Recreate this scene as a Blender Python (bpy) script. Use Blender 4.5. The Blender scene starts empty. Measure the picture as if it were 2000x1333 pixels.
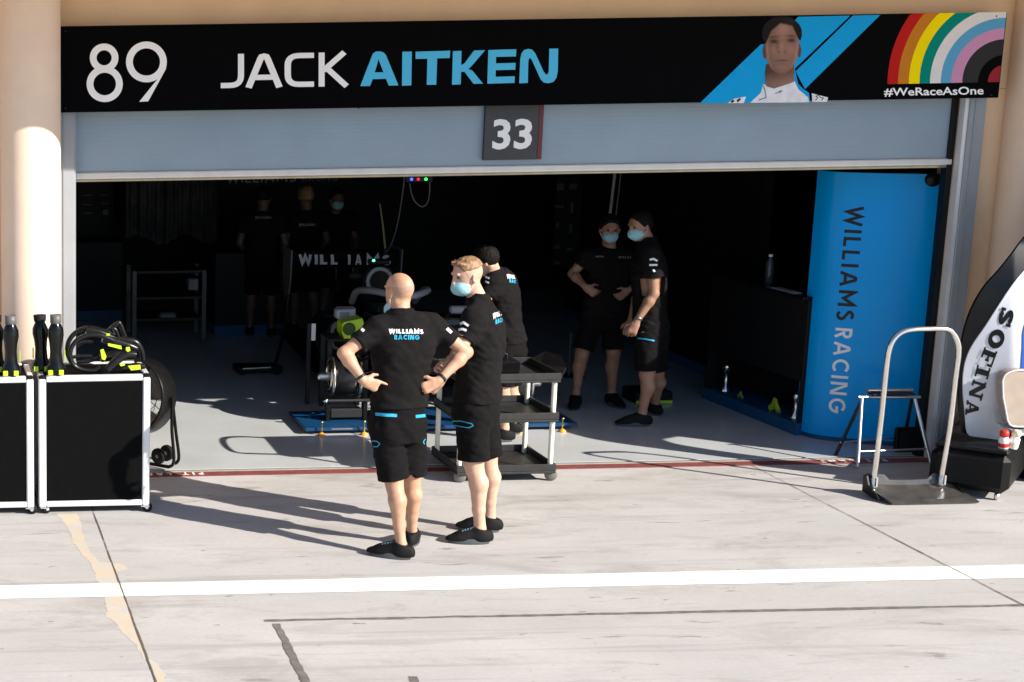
import bpy, math, random
import numpy as np
from mathutils import Vector, Matrix
from mathutils.bvhtree import BVHTree

random.seed(7)
SC = bpy.context.scene
R = math.radians

# ------------------------------------------------------------------ camera
FPX, PCX, PCY = 3134.23, -103.037, 666.5          # focal length and optical centre, in photo pixels (2000 wide)
YAW, PIT, ROL = R(0.889712), R(10.740206), R(-0.868786)
CAM_H = 3.36
_fw = np.array([math.sin(YAW)*math.cos(PIT), math.cos(YAW)*math.cos(PIT), -math.sin(PIT)])
_rt = np.array([math.cos(YAW), -math.sin(YAW), 0.0])
_up = np.cross(_rt, _fw)
RT = _rt*math.cos(ROL) + _up*math.sin(ROL)
UP = -_rt*math.sin(ROL) + _up*math.cos(ROL)
CAM = np.array([0.0, -12.028, CAM_H])
cam_data = bpy.data.cameras.new("camera")
cam = bpy.data.objects.new("camera", cam_data)
SC.collection.objects.link(cam)
cam_data.sensor_fit = 'HORIZONTAL'
cam_data.sensor_width = 36.0
cam_data.lens = FPX/2000*36
cam_data.shift_x = (1000-PCX)/2000
cam_data.clip_start = 0.1
cam_data.clip_end = 2000
cam.matrix_world = Matrix(((RT[0], UP[0], -_fw[0], CAM[0]), (RT[1], UP[1], -_fw[1], CAM[1]), (RT[2], UP[2], -_fw[2], CAM[2]), (0, 0, 0, 1)))
SC.camera = cam

# ------------------------------------------------------------------ light
SUN_DIR = Vector((-1.27, 1.0, -0.92)).normalized()  # the way the light travels
world = bpy.data.worlds.new("World")
SC.world = world
world.use_nodes = True
wn = world.node_tree.nodes
wl = world.node_tree.links
bg = wn["Background"]
sky = wn.new("ShaderNodeTexSky")
sky.sky_type = 'NISHITA'
sky.sun_disc = False
sky.sun_elevation = math.asin(-SUN_DIR.z)
sky.sun_rotation = math.atan2(-SUN_DIR.x, -SUN_DIR.y)
sky.air_density = 1.0
sky.dust_density = 0.4
sky.ozone_density = 4.0
wl.new(sky.outputs[0], bg.inputs[0])
bg.inputs[1].default_value = 0.095
sd = bpy.data.lights.new("sun", 'SUN')
sd.energy = 4.9
sd.angle = R(0.5)
sd.color = (1.0, 0.94, 0.85)
sun = bpy.data.objects.new("sun", sd)
SC.collection.objects.link(sun)
sun.location = (12, -12, 10)
sun.rotation_euler = SUN_DIR.to_track_quat('-Z', 'Y').to_euler()
SC.view_settings.view_transform = 'Standard'
SC.view_settings.look = 'None'
SC.view_settings.exposure = 0.84
SC.view_settings.gamma = 1.0
SC.view_settings.use_curve_mapping = False
SC.cycles.max_bounces = 8

# ------------------------------------------------------------------ measuring helpers
def _ray(x, y):
    return RT*(x-PCX)/FPX - UP*(y-PCY)/FPX + _fw
def gr(x, y, z=0.0):
    d = _ray(x, y); return CAM + d*(z-CAM_H)/d[2]
def fa(x, y, Y=0.0):
    d = _ray(x, y); return CAM + d*(Y-CAM[1])/d[1]
def nrm(v):
    v = np.asarray(v, float); return v/(np.linalg.norm(v)+1e-12)
A3 = lambda *v: np.array(v, float)

# ------------------------------------------------------------------ materials
MATS = {}
def mat(name, col, rough=0.5, metal=0.0, var=0.12, scale=9.0, bump=0.0, bscale=60.0, spec=0.5, coat=0.0, sss=0.0, sheen=0.0, rvar=0.0, stretch=(1, 1, 1)):
    if name in MATS: return MATS[name]
    m = bpy.data.materials.new(name); m.use_nodes = True
    nt = m.node_tree; b = nt.nodes["Principled BSDF"]
    b.inputs["Roughness"].default_value = rough
    b.inputs["Metallic"].default_value = metal
    b.inputs["Specular IOR Level"].default_value = spec
    b.inputs["Coat Weight"].default_value = coat
    b.inputs["Subsurface Weight"].default_value = sss
    if sss: b.inputs["Subsurface Radius"].default_value = (0.012, 0.005, 0.003)
    b.inputs["Sheen Weight"].default_value = sheen
    tc = nt.nodes.new("ShaderNodeTexCoord")
    mp = nt.nodes.new("ShaderNodeMapping"); mp.inputs[3].default_value = stretch
    nt.links.new(tc.outputs["Object"], mp.inputs[0])
    n = nt.nodes.new("ShaderNodeTexNoise")
    n.inputs["Scale"].default_value = scale; n.inputs["Detail"].default_value = 6
    nt.links.new(mp.outputs[0], n.inputs["Vector"])
    r = nt.nodes.new("ShaderNodeValToRGB")
    c = np.array(col, float)
    r.color_ramp.elements[0].position = 0.3; r.color_ramp.elements[1].position = 0.7
    r.color_ramp.elements[0].color = (*np.clip(c*(1-var), 0, 1), 1)
    r.color_ramp.elements[1].color = (*np.clip(c*(1+var), 0, 1), 1)
    nt.links.new(n.outputs["Fac"], r.inputs[0])
    nt.links.new(r.outputs[0], b.inputs["Base Color"])
    if rvar:
        mr = nt.nodes.new("ShaderNodeMapRange")
        mr.inputs["To Min"].default_value = max(0.02, rough-rvar); mr.inputs["To Max"].default_value = min(1, rough+rvar)
        nt.links.new(n.outputs["Fac"], mr.inputs[0]); nt.links.new(mr.outputs[0], b.inputs["Roughness"])
    if bump:
        n2 = nt.nodes.new("ShaderNodeTexNoise"); n2.inputs["Scale"].default_value = bscale; n2.inputs["Detail"].default_value = 4
        nt.links.new(mp.outputs[0], n2.inputs["Vector"])
        bp = nt.nodes.new("ShaderNodeBump"); bp.inputs["Strength"].default_value = bump; bp.inputs["Distance"].default_value = 0.01
        nt.links.new(n2.outputs["Fac"], bp.inputs["Height"]); nt.links.new(bp.outputs[0], b.inputs["Normal"])
    MATS[name] = m
    return m
def emis(name, col, s):
    m = bpy.data.materials.new(name); m.use_nodes = True
    b = m.node_tree.nodes["Principled BSDF"]
    b.inputs["Base Color"].default_value = (*col, 1)
    b.inputs["Emission Color"].default_value = (*col, 1); b.inputs["Emission Strength"].default_value = s
    MATS[name] = m
    return m

# ------------------------------------------------------------------ mesh builder
class MB:
    def __init__(s): s.v = []; s.f = []; s.sm = []
    def add(s, vs, fs, smooth=False):
        o = len(s.v); s.v += [tuple(map(float, v)) for v in vs]
        for f in fs: s.f.append([i+o for i in f]); s.sm.append(smooth)
        return s
    def quad(s, *p): return s.add(p, [list(range(len(p)))])
    def box(s, lo, hi, bev=0.0, ax=None, org=None):
        """box between two corners; ax = 3x3 rows (local axes), org = its origin; chamfered when bev > 0"""
        lo = np.array(lo, float); hi = np.array(hi, float)
        c = (lo+hi)/2; h = np.abs(hi-lo)/2
        if bev <= 0:
            vs = [c+h*np.array((x, y, z)) for x in (-1, 1) for y in (-1, 1) for z in (-1, 1)]
            fs = [(0, 1, 3, 2), (4, 6, 7, 5), (0, 4, 5, 1), (2, 3, 7, 6), (0, 2, 6, 4), (1, 5, 7, 3)]
        else:
            b = min(bev, h.min()*0.9); vs = []; idx = {}
            for x in (-1, 1):
                for y in (-1, 1):
                    for z in (-1, 1):
                        sg = np.array((x, y, z))
                        for a in range(3):
                            q = h-b; q = q.copy(); q[a] = h[a]
                            idx[(x, y, z, a)] = len(vs); vs.append(c+sg*q)
            fs = []
            for a in range(3):
                o1, o2 = [(1, 2), (2, 0), (0, 1)][a]
                for sg in (-1, 1):
                    loop = []
                    for p, q in ((-1, -1), (1, -1), (1, 1), (-1, 1)):
                        k = [0, 0, 0]; k[a] = sg; k[o1] = p; k[o2] = q; loop.append(idx[(*k, a)])
                    fs.append(loop if sg > 0 else loop[::-1])
            for a in range(3):
                o1, o2 = [(1, 2), (2, 0), (0, 1)][a]
                for p in (-1, 1):
                    for q in (-1, 1):
                        k0 = [0, 0, 0]; k0[a] = -1; k0[o1] = p; k0[o2] = q
                        k1 = list(k0); k1[a] = 1
                        l = [idx[(*k0, o1)], idx[(*k1, o1)], idx[(*k1, o2)], idx[(*k0, o2)]]
                        fs.append(l if p*q < 0 else l[::-1])
            for x in (-1, 1):
                for y in (-1, 1):
                    for z in (-1, 1):
                        l = [idx[(x, y, z, 0)], idx[(x, y, z, 1)], idx[(x, y, z, 2)]]
                        fs.append(l if x*y*z > 0 else l[::-1])
        if ax is not None:
            ax = np.array(ax, float); org = np.zeros(3) if org is None else np.array(org, float)
            vs = [org + v[0]*ax[0]+v[1]*ax[1]+v[2]*ax[2] for v in vs]
        return s.add(vs, fs)
    def tube(s, pts, r, n=8, caps=True, closed=False, flat=1.0):
        pts = [np.array(p, float) for p in pts]; m = len(pts)
        rs = r if hasattr(r, '__len__') else [r]*m
        vs = []; fs = []; prev = None
        for i, p in enumerate(pts):
            if closed: t = pts[(i+1) % m]-pts[i-1]
            else: t = pts[min(i+1, m-1)]-pts[max(i-1, 0)]
            t = nrm(t)
            if prev is None:
                a = np.array((0, 0, 1.)) if abs(t[2]) < 0.9 else np.array((1., 0, 0))
                u = nrm(np.cross(t, a))
            else: u = nrm(prev-t*(prev@t))
            prev = u; w = np.cross(t, u)
            for k in range(n):
                an = 2*math.pi*k/n
                vs.append(p+rs[i]*(math.cos(an)*u+flat*math.sin(an)*w))
        rng = m if closed else m-1
        for i in range(rng):
            j = (i+1) % m
            for k in range(n):
                fs.append((i*n+k, i*n+(k+1) % n, j*n+(k+1) % n, j*n+k))
        s.add(vs, fs, True)
        if caps and not closed:
            s.add(vs[:n], [list(range(n))[::-1]]); s.add(vs[-n:], [list(range(n))])
        return s
    def lathe(s, prof, org, ax=(0, 0, 1), n=24, ref=None, closed=False):
        """prof = [(radius, along)], turned about ax through org"""
        ax = nrm(ax); a = np.array((0, 0, 1.)) if abs(ax[2]) < 0.9 else np.array((1., 0, 0))
        u = nrm(np.cross(ax, a)); w = np.cross(ax, u); org = np.array(org, float)
        vs = []; fs = []
        for rr, h in prof:
            for k in range(n):
                an = 2*math.pi*k/n
                vs.append(org+ax*h+rr*(math.cos(an)*u+math.sin(an)*w))
        m = len(prof)
        for i in range(m if closed else m-1):
            j = (i+1) % m
            for k in range(n):
                fs.append((i*n+k, i*n+(k+1) % n, j*n+(k+1) % n, j*n+k))
        s.add(vs, fs, True)
        if not closed:
            if prof[0][0] > 1e-6: s.add(vs[:n], [list(range(n))[::-1]])
            if prof[-1][0] > 1e-6: s.add(vs[-n:], [list(range(n))])
        return s
    def prism(s, poly, off):
        """polygon (3-D points) pushed along off"""
        n = len(poly); off = np.array(off, float)
        a = [np.array(p, float) for p in poly]; b = [p+off for p in a]
        s.add(a+b, [list(range(n))[::-1], [n+i for i in range(n)]] + [(i, (i+1) % n, n+(i+1) % n, n+i) for i in range(n)])
        return s
    def loft(s, rings, caps=True, smooth=True):
        n = len(rings[0]); vs = [p for r in rings for p in r]; fs = []
        for i in range(len(rings)-1):
            for k in range(n): fs.append((i*n+k, i*n+(k+1) % n, (i+1)*n+(k+1) % n, (i+1)*n+k))
        s.add(vs, fs, smooth)
        if caps: s.add(rings[0], [list(range(n))[::-1]]); s.add(rings[-1], [list(range(n))])
        return s
    def xf(s, fn):
        s.v = [tuple(fn(np.array(v))) for v in s.v]; return s

ORG = {}
def _root(o):
    while o.parent: o = o.parent
    return o
def link(name, mesh, parent=None):
    o = bpy.data.objects.new(name, mesh); SC.collection.objects.link(o)
    if parent is not None: o.parent = parent
    return o
def part(name, mb, m, parent=None, fix=True):
    """link the builder as one mesh object; world coordinates in, stored relative to the thing's base"""
    org = np.array(_root(parent).location) if parent is not None else np.zeros(3)
    V = np.array(mb.v, float)
    if parent is None:
        org = np.array([(V[:, 0].min()+V[:, 0].max())/2, (V[:, 1].min()+V[:, 1].max())/2, V[:, 2].min()])
    me = bpy.data.meshes.new(name)
    me.from_pydata((V-org).tolist(), [], mb.f)
    me.polygons.foreach_set("use_smooth", mb.sm)
    me.materials.append(m); me.update()
    if fix:
        import bmesh
        bm = bmesh.new(); bm.from_mesh(me); bmesh.ops.recalc_face_normals(bm, faces=bm.faces); bm.to_mesh(me); bm.free()
    o = link(name, me, parent)
    if parent is None: o.location = org
    return o
def tag(o, label, cat, group=None):
    o["label"] = label; o["category"] = cat
    if group: o["group"] = group
    return o
def thing(name, label, cat, loc=(0, 0, 0), group=None):
    o = bpy.data.objects.new(name, None); SC.collection.objects.link(o)
    o.empty_display_size = 0.2; o.location = [float(x) for x in loc]
    bpy.context.view_layer.update() if False else None
    return tag(o, label, cat, group)
def structure(name, mb, m):
    o = part(name, mb, m, None, fix=False); o["kind"] = "structure"; return o
def dup(root, delta, label):
    r = root.copy(); SC.collection.objects.link(r)
    r.location = [a+b for a, b in zip(root.location, delta)]; r["label"] = label
    for ch in list(root.children):
        c = ch.copy(); SC.collection.objects.link(c); c.parent = r
        for g in list(ch.children):
            d = g.copy(); SC.collection.objects.link(d); d.parent = c
    return r
def arc(cx, cy, r, a0, a1, n=12, ry=None):
    ry = r if ry is None else ry
    return [(cx+r*math.cos(R(a0+(a1-a0)*i/n)), cy+ry*math.sin(R(a0+(a1-a0)*i/n))) for i in range(n+1)]

# ------------------------------------------------------------------ lettering
def strip(pts, w, closed=False):
    """2-D poly-line of width w with mitred corners -> (verts, quads)"""
    P = [np.array(p, float) for p in pts]; n = len(P); L = []
    for i in range(n):
        if closed or 0 < i < n-1:
            a = nrm(P[i]-P[i-1]); b = nrm(P[(i+1) % n]-P[i])
        elif i == 0: a = b = nrm(P[1]-P[0])
        else: a = b = nrm(P[-1]-P[-2])
        na = np.array((-a[1], a[0])); nb = np.array((-b[1], b[0]))
        m = na+nb
        if np.linalg.norm(m) < 1e-3: m = na
        m = m/np.linalg.norm(m); k = (w/2)/max(0.35, m@na)
        L.append((P[i]+m*k, P[i]-m*k))
    vs = [q for pr in L for q in pr]; fs = []
    for i in range(n if closed else n-1):
        j = (i+1) % n; fs.append((2*i, 2*i+1, 2*j+1, 2*j))
    return vs, fs
def glyph(ch, w):
    """strokes of one capital in a cell 1 high; w = stroke width; returns (strokes, advance)"""
    h = w/2
    def bend(p0, p1, p2, r=0.28, n=6):
        p0, p1, p2 = map(np.array, (p0, p1, p2)); a = p1+nrm(p0-p1)*r; b = p1+nrm(p2-p1)*r
        return [tuple((1-t)**2*a+2*t*(1-t)*p1+t*t*b) for t in [i/n for i in range(n+1)]]
    if ch == 'J': return [[(0, h), *bend((0, h), (0.52, h), (0.52, 1)), (0.52, 1)]], 0.60
    if ch == 'A': return [[(h*.9, 0), (0.345, 0.84), (0.375, 0.905), (0.43, 1-h), (0.485, 0.905), (0.515, 0.84), (0.86-h*.9, 0)], [(0.22, 0.30), (0.64, 0.30)]], 0.86
    if ch == 'C': return [[(0.72, 1-h), *bend((0.72, 1-h), (h, 1-h), (h, 0.5)), *bend((h, .5), (h, h), (0.72, h)), (0.72, h)]], 0.72
    if ch == 'K': return [[(h, 0), (h, 1)], [(w*0.8, 0.47), (0.72-h*.7, 1)], [(w*1.3, 0.55), (0.78-h*.7, 0)]], 0.78
    if ch == 'I': return [[(h, 0), (h, 1)]], w
    if ch == 'T': return [[(0, 1-h), (0.76, 1-h)], [(0.38, 0), (0.38, 1-w)]], 0.76
    if ch == 'E': return [[(h, 0), (h, 1)], [(w, 1-h), (0.66, 1-h)], [(w, 0.5), (0.63, 0.5)], [(w, h), (0.66, h)]], 0.66
    if ch == 'N': return [[(h, 0), (h, 0.62), (h+0.02, 0.80), (h+0.07, 0.87), (h+0.13, 0.86), (h+0.19, 0.78), (0.86-h-0.19, 0.22), (0.86-h-0.13, 0.14), (0.86-h-0.07, 0.13), (0.86-h-0.02, 0.20), (0.86-h, 0.38), (0.86-h, 1)]], 0.86
    if ch == 'n': return [[(h, 0), (h, 1)], [(w*.9, 1-h*.2), (0.80-w*.9, h*.2)], [(0.80-h, 0), (0.80-h, 1)]], 0.80
    if ch == 'W': return [[(h*.6, 1), (0.28, h*.6), (0.53, 1-h*1.2), (0.78, h*.6), (1.06-h*.6, 1)]], 1.06
    if ch == 'L': return [[(h, 1), (h, h), (0.52, h)]], 0.52
    if ch == 'M': return [[(h, 0), (h, 1-h*.6), (0.45, 0.3), (0.90-h, 1-h*.6), (0.90-h, 0)]], 0.90
    if ch == 'S': return [[*arc(0.29, 0.73, 0.29-h, 35, 200, 10, 0.27-h), *arc(0.29, 0.27, 0.29-h, 60, -150, 12, 0.30-h)]], 0.58
    if ch == 'R': return [[(h, 0), (h, 1-h), (0.34, 1-h), *arc(0.36, 0.71, 0.26-h, 80, -80, 8, 0.29-h), (0.34, 0.42+h), (w*1.1, 0.42+h)], [(0.32, 0.44), (0.60-h*.6, 0)]], 0.62
    if ch == 'c': return [[*arc(0.47, 0.5, 0.47-h, 45, 315, 16, 0.5-h)]], 0.80
    if ch == 'G': return [[*arc(0.47, 0.5, 0.47-h, 45, 360, 18, 0.5-h), (0.5, 0.48)]], 0.94
    if ch == 'O': return [[*arc(0.48, 0.5, 0.48-h, 0, 360, 24, 0.5-h)]], 0.96
    if ch == 'F': return [[(h, 0), (h, 1)], [(w, 1-h), (0.6, 1-h)], [(w, 0.5), (0.5, 0.5)]], 0.6
    if ch == 'P': return [[(h, 0), (h, 1-h), (0.34, 1-h), *arc(0.36, 0.71, 0.26-h, 80, -80, 8, 0.29-h), (0.34, 0.42+h), (w*1.1, 0.42+h)]], 0.62
    if ch == '-': return [[(0, 0.5), (0.35, 0.5)]], 0.35
    return [], 0.4
def dense(p, n=4):
    out = []
    for a, b in zip(p[:-1], p[1:]):
        out += [(a[0]+(b[0]-a[0])*k/n, a[1]+(b[1]-a[1])*k/n) for k in range(n)]
    return out+[tuple(p[-1])]
def word(text, w, gap=0.16):
    """list of (verts2d, faces, layer) along x, cell height 1, and the total length"""
    out = []; x = 0
    for ch in text:
        st, adv = glyph(ch, w)
        for k, p in enumerate(st):
            closed = (ch == 'O')
            vs, fs = strip(p[:-1] if closed else (p if len(p) > 8 else dense(p)), w, closed)
            out.append(([(v[0]+x, v[1]) for v in vs], fs, k))
        x += adv+gap
    return out, x-gap
def write(text, w, org, ux, uy, nrmv, length=None, height=1.0, gap=0.16, mb=None, lift=0.0012):
    """lettering laid on a plane: org = lower-left corner, ux/uy = reading and up directions"""
    mb = mb or MB(); wd, L = word(text, w, gap)
    sx = (length/L) if length else height
    org, ux, uy, nv = (np.array(a, float) for a in (org, nrm(ux), nrm(uy), nrm(nrmv)))
    for vs, fs, k in wd:
        mb.add([org+ux*v[0]*sx+uy*v[1]*height+nv*lift*(k+1) for v in vs], fs)
    return mb
def btext(s, size, bold=0.0, shear=0.0):
    """built-in font text as 2-D triangles -> (verts2d, faces), left aligned at 0"""
    cu = bpy.data.curves.new("t", 'FONT'); cu.body = s; cu.size = size; cu.offset = bold; cu.shear = shear; cu.fill_mode = 'FRONT'; cu.resolution_u = 3
    o = bpy.data.objects.new("t", cu); SC.collection.objects.link(o)
    me = bpy.data.meshes.new_from_object(o.evaluated_get(bpy.context.evaluated_depsgraph_get()))
    vs = [(v.co.x, v.co.y) for v in me.vertices]; fs = [list(p.vertices) for p in me.polygons]
    bpy.data.objects.remove(o); bpy.data.curves.remove(cu); bpy.data.meshes.remove(me)
    return vs, fs

# ================================================================== SETTING
def concrete():
    m = bpy.data.materials.new("apron_concrete"); m.use_nodes = True
    nt = m.node_tree; b = nt.nodes["Principled BSDF"]; N = nt.nodes.new; L = nt.links.new
    tc = N("ShaderNodeTexCoord")
    def noise(scale, detail=6, st=(1, 1, 1), rough=0.6, dist=0.0):
        mp = N("ShaderNodeMapping"); mp.inputs[3].default_value = st; L(tc.outputs["Object"], mp.inputs[0])
        n = N("ShaderNodeTexNoise"); n.inputs["Scale"].default_value = scale; n.inputs["Detail"].default_value = detail
        n.inputs["Roughness"].default_value = rough; n.inputs["Distortion"].default_value = dist; L(mp.outputs[0], n.inputs["Vector"]); return n.outputs["Fac"]
    def ramp(src, p0, p1, c0=(0, 0, 0, 1), c1=(1, 1, 1, 1)):
        r = N("ShaderNodeValToRGB"); r.color_ramp.elements[0].position = p0; r.color_ramp.elements[1].position = p1
        r.color_ramp.elements[0].color = c0; r.color_ramp.elements[1].color = c1; L(src, r.inputs[0]); return r.outputs[0]
    def mix(fac, a, bb, k=1.0, mode='MIX'):
        x = N("ShaderNodeMix"); x.data_type = 'RGBA'; x.blend_type = mode
        if k != 1.0:
            mm = N("ShaderNodeMath"); mm.operation = 'MULTIPLY'; mm.inputs[1].default_value = k; L(fac, mm.inputs[0]); fac = mm.outputs[0]
        L(fac, x.inputs[0])
        if isinstance(a, tuple): x.inputs[6].default_value = a
        else: L(a, x.inputs[6])
        if isinstance(bb, tuple): x.inputs[7].default_value = bb
        else: L(bb, x.inputs[7])
        return x.outputs[2]
    c = ramp(noise(1.1, 9, (0.6, 1.3, 1), 0.65), 0.32, 0.70, (0.46, 0.435, 0.41, 1), (0.60, 0.575, 0.545, 1))
    c = mix(ramp(noise(0.45, 4), 0.42, 0.7), c, (0.46, 0.46, 0.455, 1), 0.5)
    c = mix(ramp(noise(2.6, 10, (0.35, 1.6, 1), 0.72, 0.6), 0.53, 0.70), c, (0.27, 0.25, 0.225, 1), 0.7)
    c = mix(ramp(noise(0.9, 8, (0.5, 1.2, 1), 0.7, 1.2), 0.55, 0.66), c, (0.33, 0.30, 0.265, 1), 0.55)
    c = mix(ramp(noise(5.5, 6, (0.3, 1.5, 1), 0.6, 0.4), 0.63, 0.69), c, (0.17, 0.155, 0.14, 1), 0.75)
    c = mix(ramp(noise(13, 4, (0.45, 1.4, 1), 0.6), 0.67, 0.71), c, (0.10, 0.09, 0.08, 1), 0.8)
    c = mix(ramp(noise(1.7, 6, (0.10, 3.2, 1), 0.65), 0.57, 0.66), c, (0.32, 0.305, 0.29, 1), 0.6)
    c = mix(ramp(noise(45, 5, (0.6, 1.4, 1), 0.7), 0.35, 0.68), c, (0.36, 0.34, 0.315, 1), 0.35)
    c = mix(ramp(noise(220, 2), 0.3, 0.7), c, (0.30, 0.28, 0.26, 1), 0.25)
    L(c, b.inputs["Base Color"]); b.inputs["Roughness"].default_value = 0.85; b.inputs["Specular IOR Level"].default_value = 0.25
    bp = N("ShaderNodeBump"); bp.inputs["Strength"].default_value = 0.15; bp.inputs["Distance"].default_value = 0.01
    L(noise(90, 5), bp.inputs["Height"]); L(bp.outputs[0], b.inputs["Normal"])
    return m

def worn(name, col, col2, rough, scale, p0, p1, k, st=(1, 1, 1)):
    m = mat(name, col, rough, var=0.05, scale=6)
    nt = m.node_tree; b = nt.nodes["Principled BSDF"]; src = b.inputs["Base Color"].links[0].from_socket
    tc = nt.nodes.new("ShaderNodeTexCoord"); mp = nt.nodes.new("ShaderNodeMapping"); mp.inputs[3].default_value = st; nt.links.new(tc.outputs["Object"], mp.inputs[0])
    n = nt.nodes.new("ShaderNodeTexNoise"); n.inputs["Scale"].default_value = scale; n.inputs["Detail"].default_value = 9; n.inputs["Roughness"].default_value = 0.68; nt.links.new(mp.outputs[0], n.inputs["Vector"])
    r = nt.nodes.new("ShaderNodeMapRange"); r.inputs["From Min"].default_value = p0; r.inputs["From Max"].default_value = p1; r.inputs["To Max"].default_value = k; nt.links.new(n.outputs["Fac"], r.inputs[0])
    x = nt.nodes.new("ShaderNodeMix"); x.data_type = 'RGBA'; nt.links.new(r.outputs[0], x.inputs[0]); nt.links.new(src, x.inputs[6]); x.inputs[7].default_value = (*col2, 1); nt.links.new(x.outputs[2], b.inputs["Base Color"])
    return m
M_tar = mat("tar_sealant", (0.155, 0.14, 0.125), 0.8, var=0.35, scale=14)
M_yel = worn("yellow_filler", (0.59, 0.485, 0.345), (0.50, 0.47, 0.435), 0.85, 6.5, 0.42, 0.60, 0.9)
M_white = worn("white_line_paint", (0.80, 0.80, 0.78), (0.46, 0.44, 0.42), 0.6, 4.0, 0.56, 0.70, 0.7, (0.5, 2.0, 1))
M_red = mat("red_strip", (0.21, 0.06, 0.055), 0.6, var=0.2, scale=12)
M_pale = mat("pale_sill", (0.40, 0.36, 0.29), 0.7, var=0.12)
M_gap = mat("joint_dark", (0.13, 0.10, 0.07), 0.9)
M_epoxy = mat("grey_epoxy_floor", (0.53, 0.545, 0.55), 0.2, var=0.07, scale=1.5, spec=0.5, rvar=0.07, bump=0.02, bscale=14)
M_beige = mat("beige_render", (0.84, 0.59, 0.375), 0.9, var=0.05, scale=3, bump=0.15, bscale=140)
M_col = mat("beige_column_paint", (0.80, 0.62, 0.475), 0.75, var=0.04, scale=4, bump=0.05, bscale=80)
M_steel = mat("grey_door_steel", (0.30, 0.315, 0.335), 0.45, 0.0, var=0.05, scale=4)
M_shut = mat("shutter_grey", (0.26, 0.33, 0.39), 0.45, 0.0, var=0.05, scale=2)
M_bar = mat("shutter_bar_white", (0.66, 0.64, 0.60), 0.5, var=0.05)
M_black = mat("black_panel", (0.006, 0.006, 0.007), 0.6, var=0.2, spec=0.25)
M_gloss = mat("black_gloss", (0.006, 0.006, 0.007), 0.15, var=0.1, spec=0.25)
M_dark = mat("dark_grey", (0.022, 0.022, 0.024), 0.5, spec=0.25)
M_plast = mat("black_plastic", (0.007, 0.007, 0.007), 0.35, var=0.2, scale=20, spec=0.2)
M_rub = mat("rubber", (0.010, 0.010, 0.010), 0.7, spec=0.2)
M_alu = mat("aluminium", (0.72, 0.72, 0.73), 0.32, 0.9, var=0.05)
M_whitemetal = mat("white_extrusion", (0.70, 0.70, 0.70), 0.4, 0.1, var=0.04)
M_chrome = mat("bright_tube", (0.78, 0.76, 0.72), 0.16, 1.0, var=0.05)
M_blue = mat("blue_panel_paint", (0.0, 0.35, 0.85), 0.22, var=0.04, scale=2, spec=0.16)
M_plinth = mat("blue_plinth", (0.008, 0.08, 0.20), 0.4, spec=0.3)
M_lime = mat("lime_plastic", (0.48, 0.70, 0.02), 0.45, var=0.08)
M_cyan = mat("cyan_print", (0.045, 0.46, 0.74), 0.5, var=0.03)
M_wht = mat("white_print", (0.86, 0.85, 0.83), 0.5, var=0.03)
M_dimw = mat("grey_print", (0.20, 0.20, 0.22), 0.5)

# ground, one sheet, and what is laid on it
mb = MB(); mb.quad((-400, -400, 0), (400, -400, 0), (400, 400, 0), (-400, 400, 0))
g = structure("ground", mb, concrete())

def wavy(a, b, w0, w1, amp, n, seed):
    rg = random.Random(seed); a = np.array(a[:2]); b = np.array(b[:2]); t = nrm(b-a); q = np.array((-t[1], t[0])); Lp = []; Rp = []
    o = 0; o2 = 0
    for i in range(n+1):
        s = i/n; w = (w0+(w1-w0)*s)/2
        o = 0.7*o+rg.uniform(-amp, amp); o2 = 0.7*o2+rg.uniform(-amp, amp)
        c = a+(b-a)*s; Lp.append(c+q*(w+o)); Rp.append(c-q*(w+o2))
    return Lp, Rp
def ribbon(Lp, Rp, z):
    mb = MB(); n = len(Lp)
    vs = [(*p, z) for pr in zip(Lp, Rp) for p in pr]
    mb.add(vs, [(2*i, 2*i+1, 2*i+3, 2*i+2) for i in range(n-1)]); return mb

y0, y1 = gr(1000, 1124.5)[1], gr(1000, 1150.5)[1]
Lp, Rp = wavy((-14, (y0+y1)/2), (22, (y0+y1)/2), y0-y1, y0-y1, 0.0028, 420, 3)
structure("pit_lane_line", ribbon(Lp, Rp, 0.003), M_white)
a, b = gr(516, 1213), gr(2040, 1182)
Lp, Rp = wavy(a, b, 0.028, 0.036, 0.004, 120, 5)
structure("sealed_joint", ribbon(Lp, Rp, 0.002), M_tar)
c0, c1 = gr(540, 1219), gr(640, 1420)
Lp, Rp = wavy(c0, c1, 0.045, 0.062, 0.006, 40, 9)
structure("sealed_joint", ribbon(Lp, Rp, 0.0025), M_tar)
Lp, Rp = wavy(gr(806, 1322), gr(850, 1410), 0.04, 0.06, 0.006, 20, 19)
structure("sealed_joint", ribbon(Lp, Rp, 0.002), M_tar)
# faded filler beside the left joint: left and right edge measured on the photograph, row by row
def patch(rows, seed, aL, aR):
    rg = random.Random(seed); Lp = []; Rp = []; o = o2 = 0
    for (y0_, l0, r0), (y1_, l1, r1) in zip(rows[:-1], rows[1:]):
        n = max(2, int(abs(y1_-y0_)/2.2))
        for k in range(n):
            s_ = k/n; y = y0_+(y1_-y0_)*s_; o = 0.55*o+rg.uniform(-aL, aL); o2 = 0.55*o2+rg.uniform(-aR, aR)
            Lp.append(gr(l0+(l1-l0)*s_+o, y)[:2]); Rp.append(gr(r0+(r1-r0)*s_+o2, y)[:2])
    return ribbon(Lp, Rp, 0.001)
structure("filler_patch", patch([(1004, 112, 152), (1020, 124, 158), (1040, 134, 161), (1060, 142, 168), (1080, 158, 178), (1098, 174, 192), (1102, 178, 240), (1112, 182, 252), (1118, 185, 228), (1140, 192, 232), (1168, 203, 242), (1182, 204, 250), (1205, 206, 257), (1222, 226, 264), (1240, 242, 271), (1262, 266, 279), (1290, 284, 290)], 4, 3.2, 1.6), M_yel)
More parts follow.
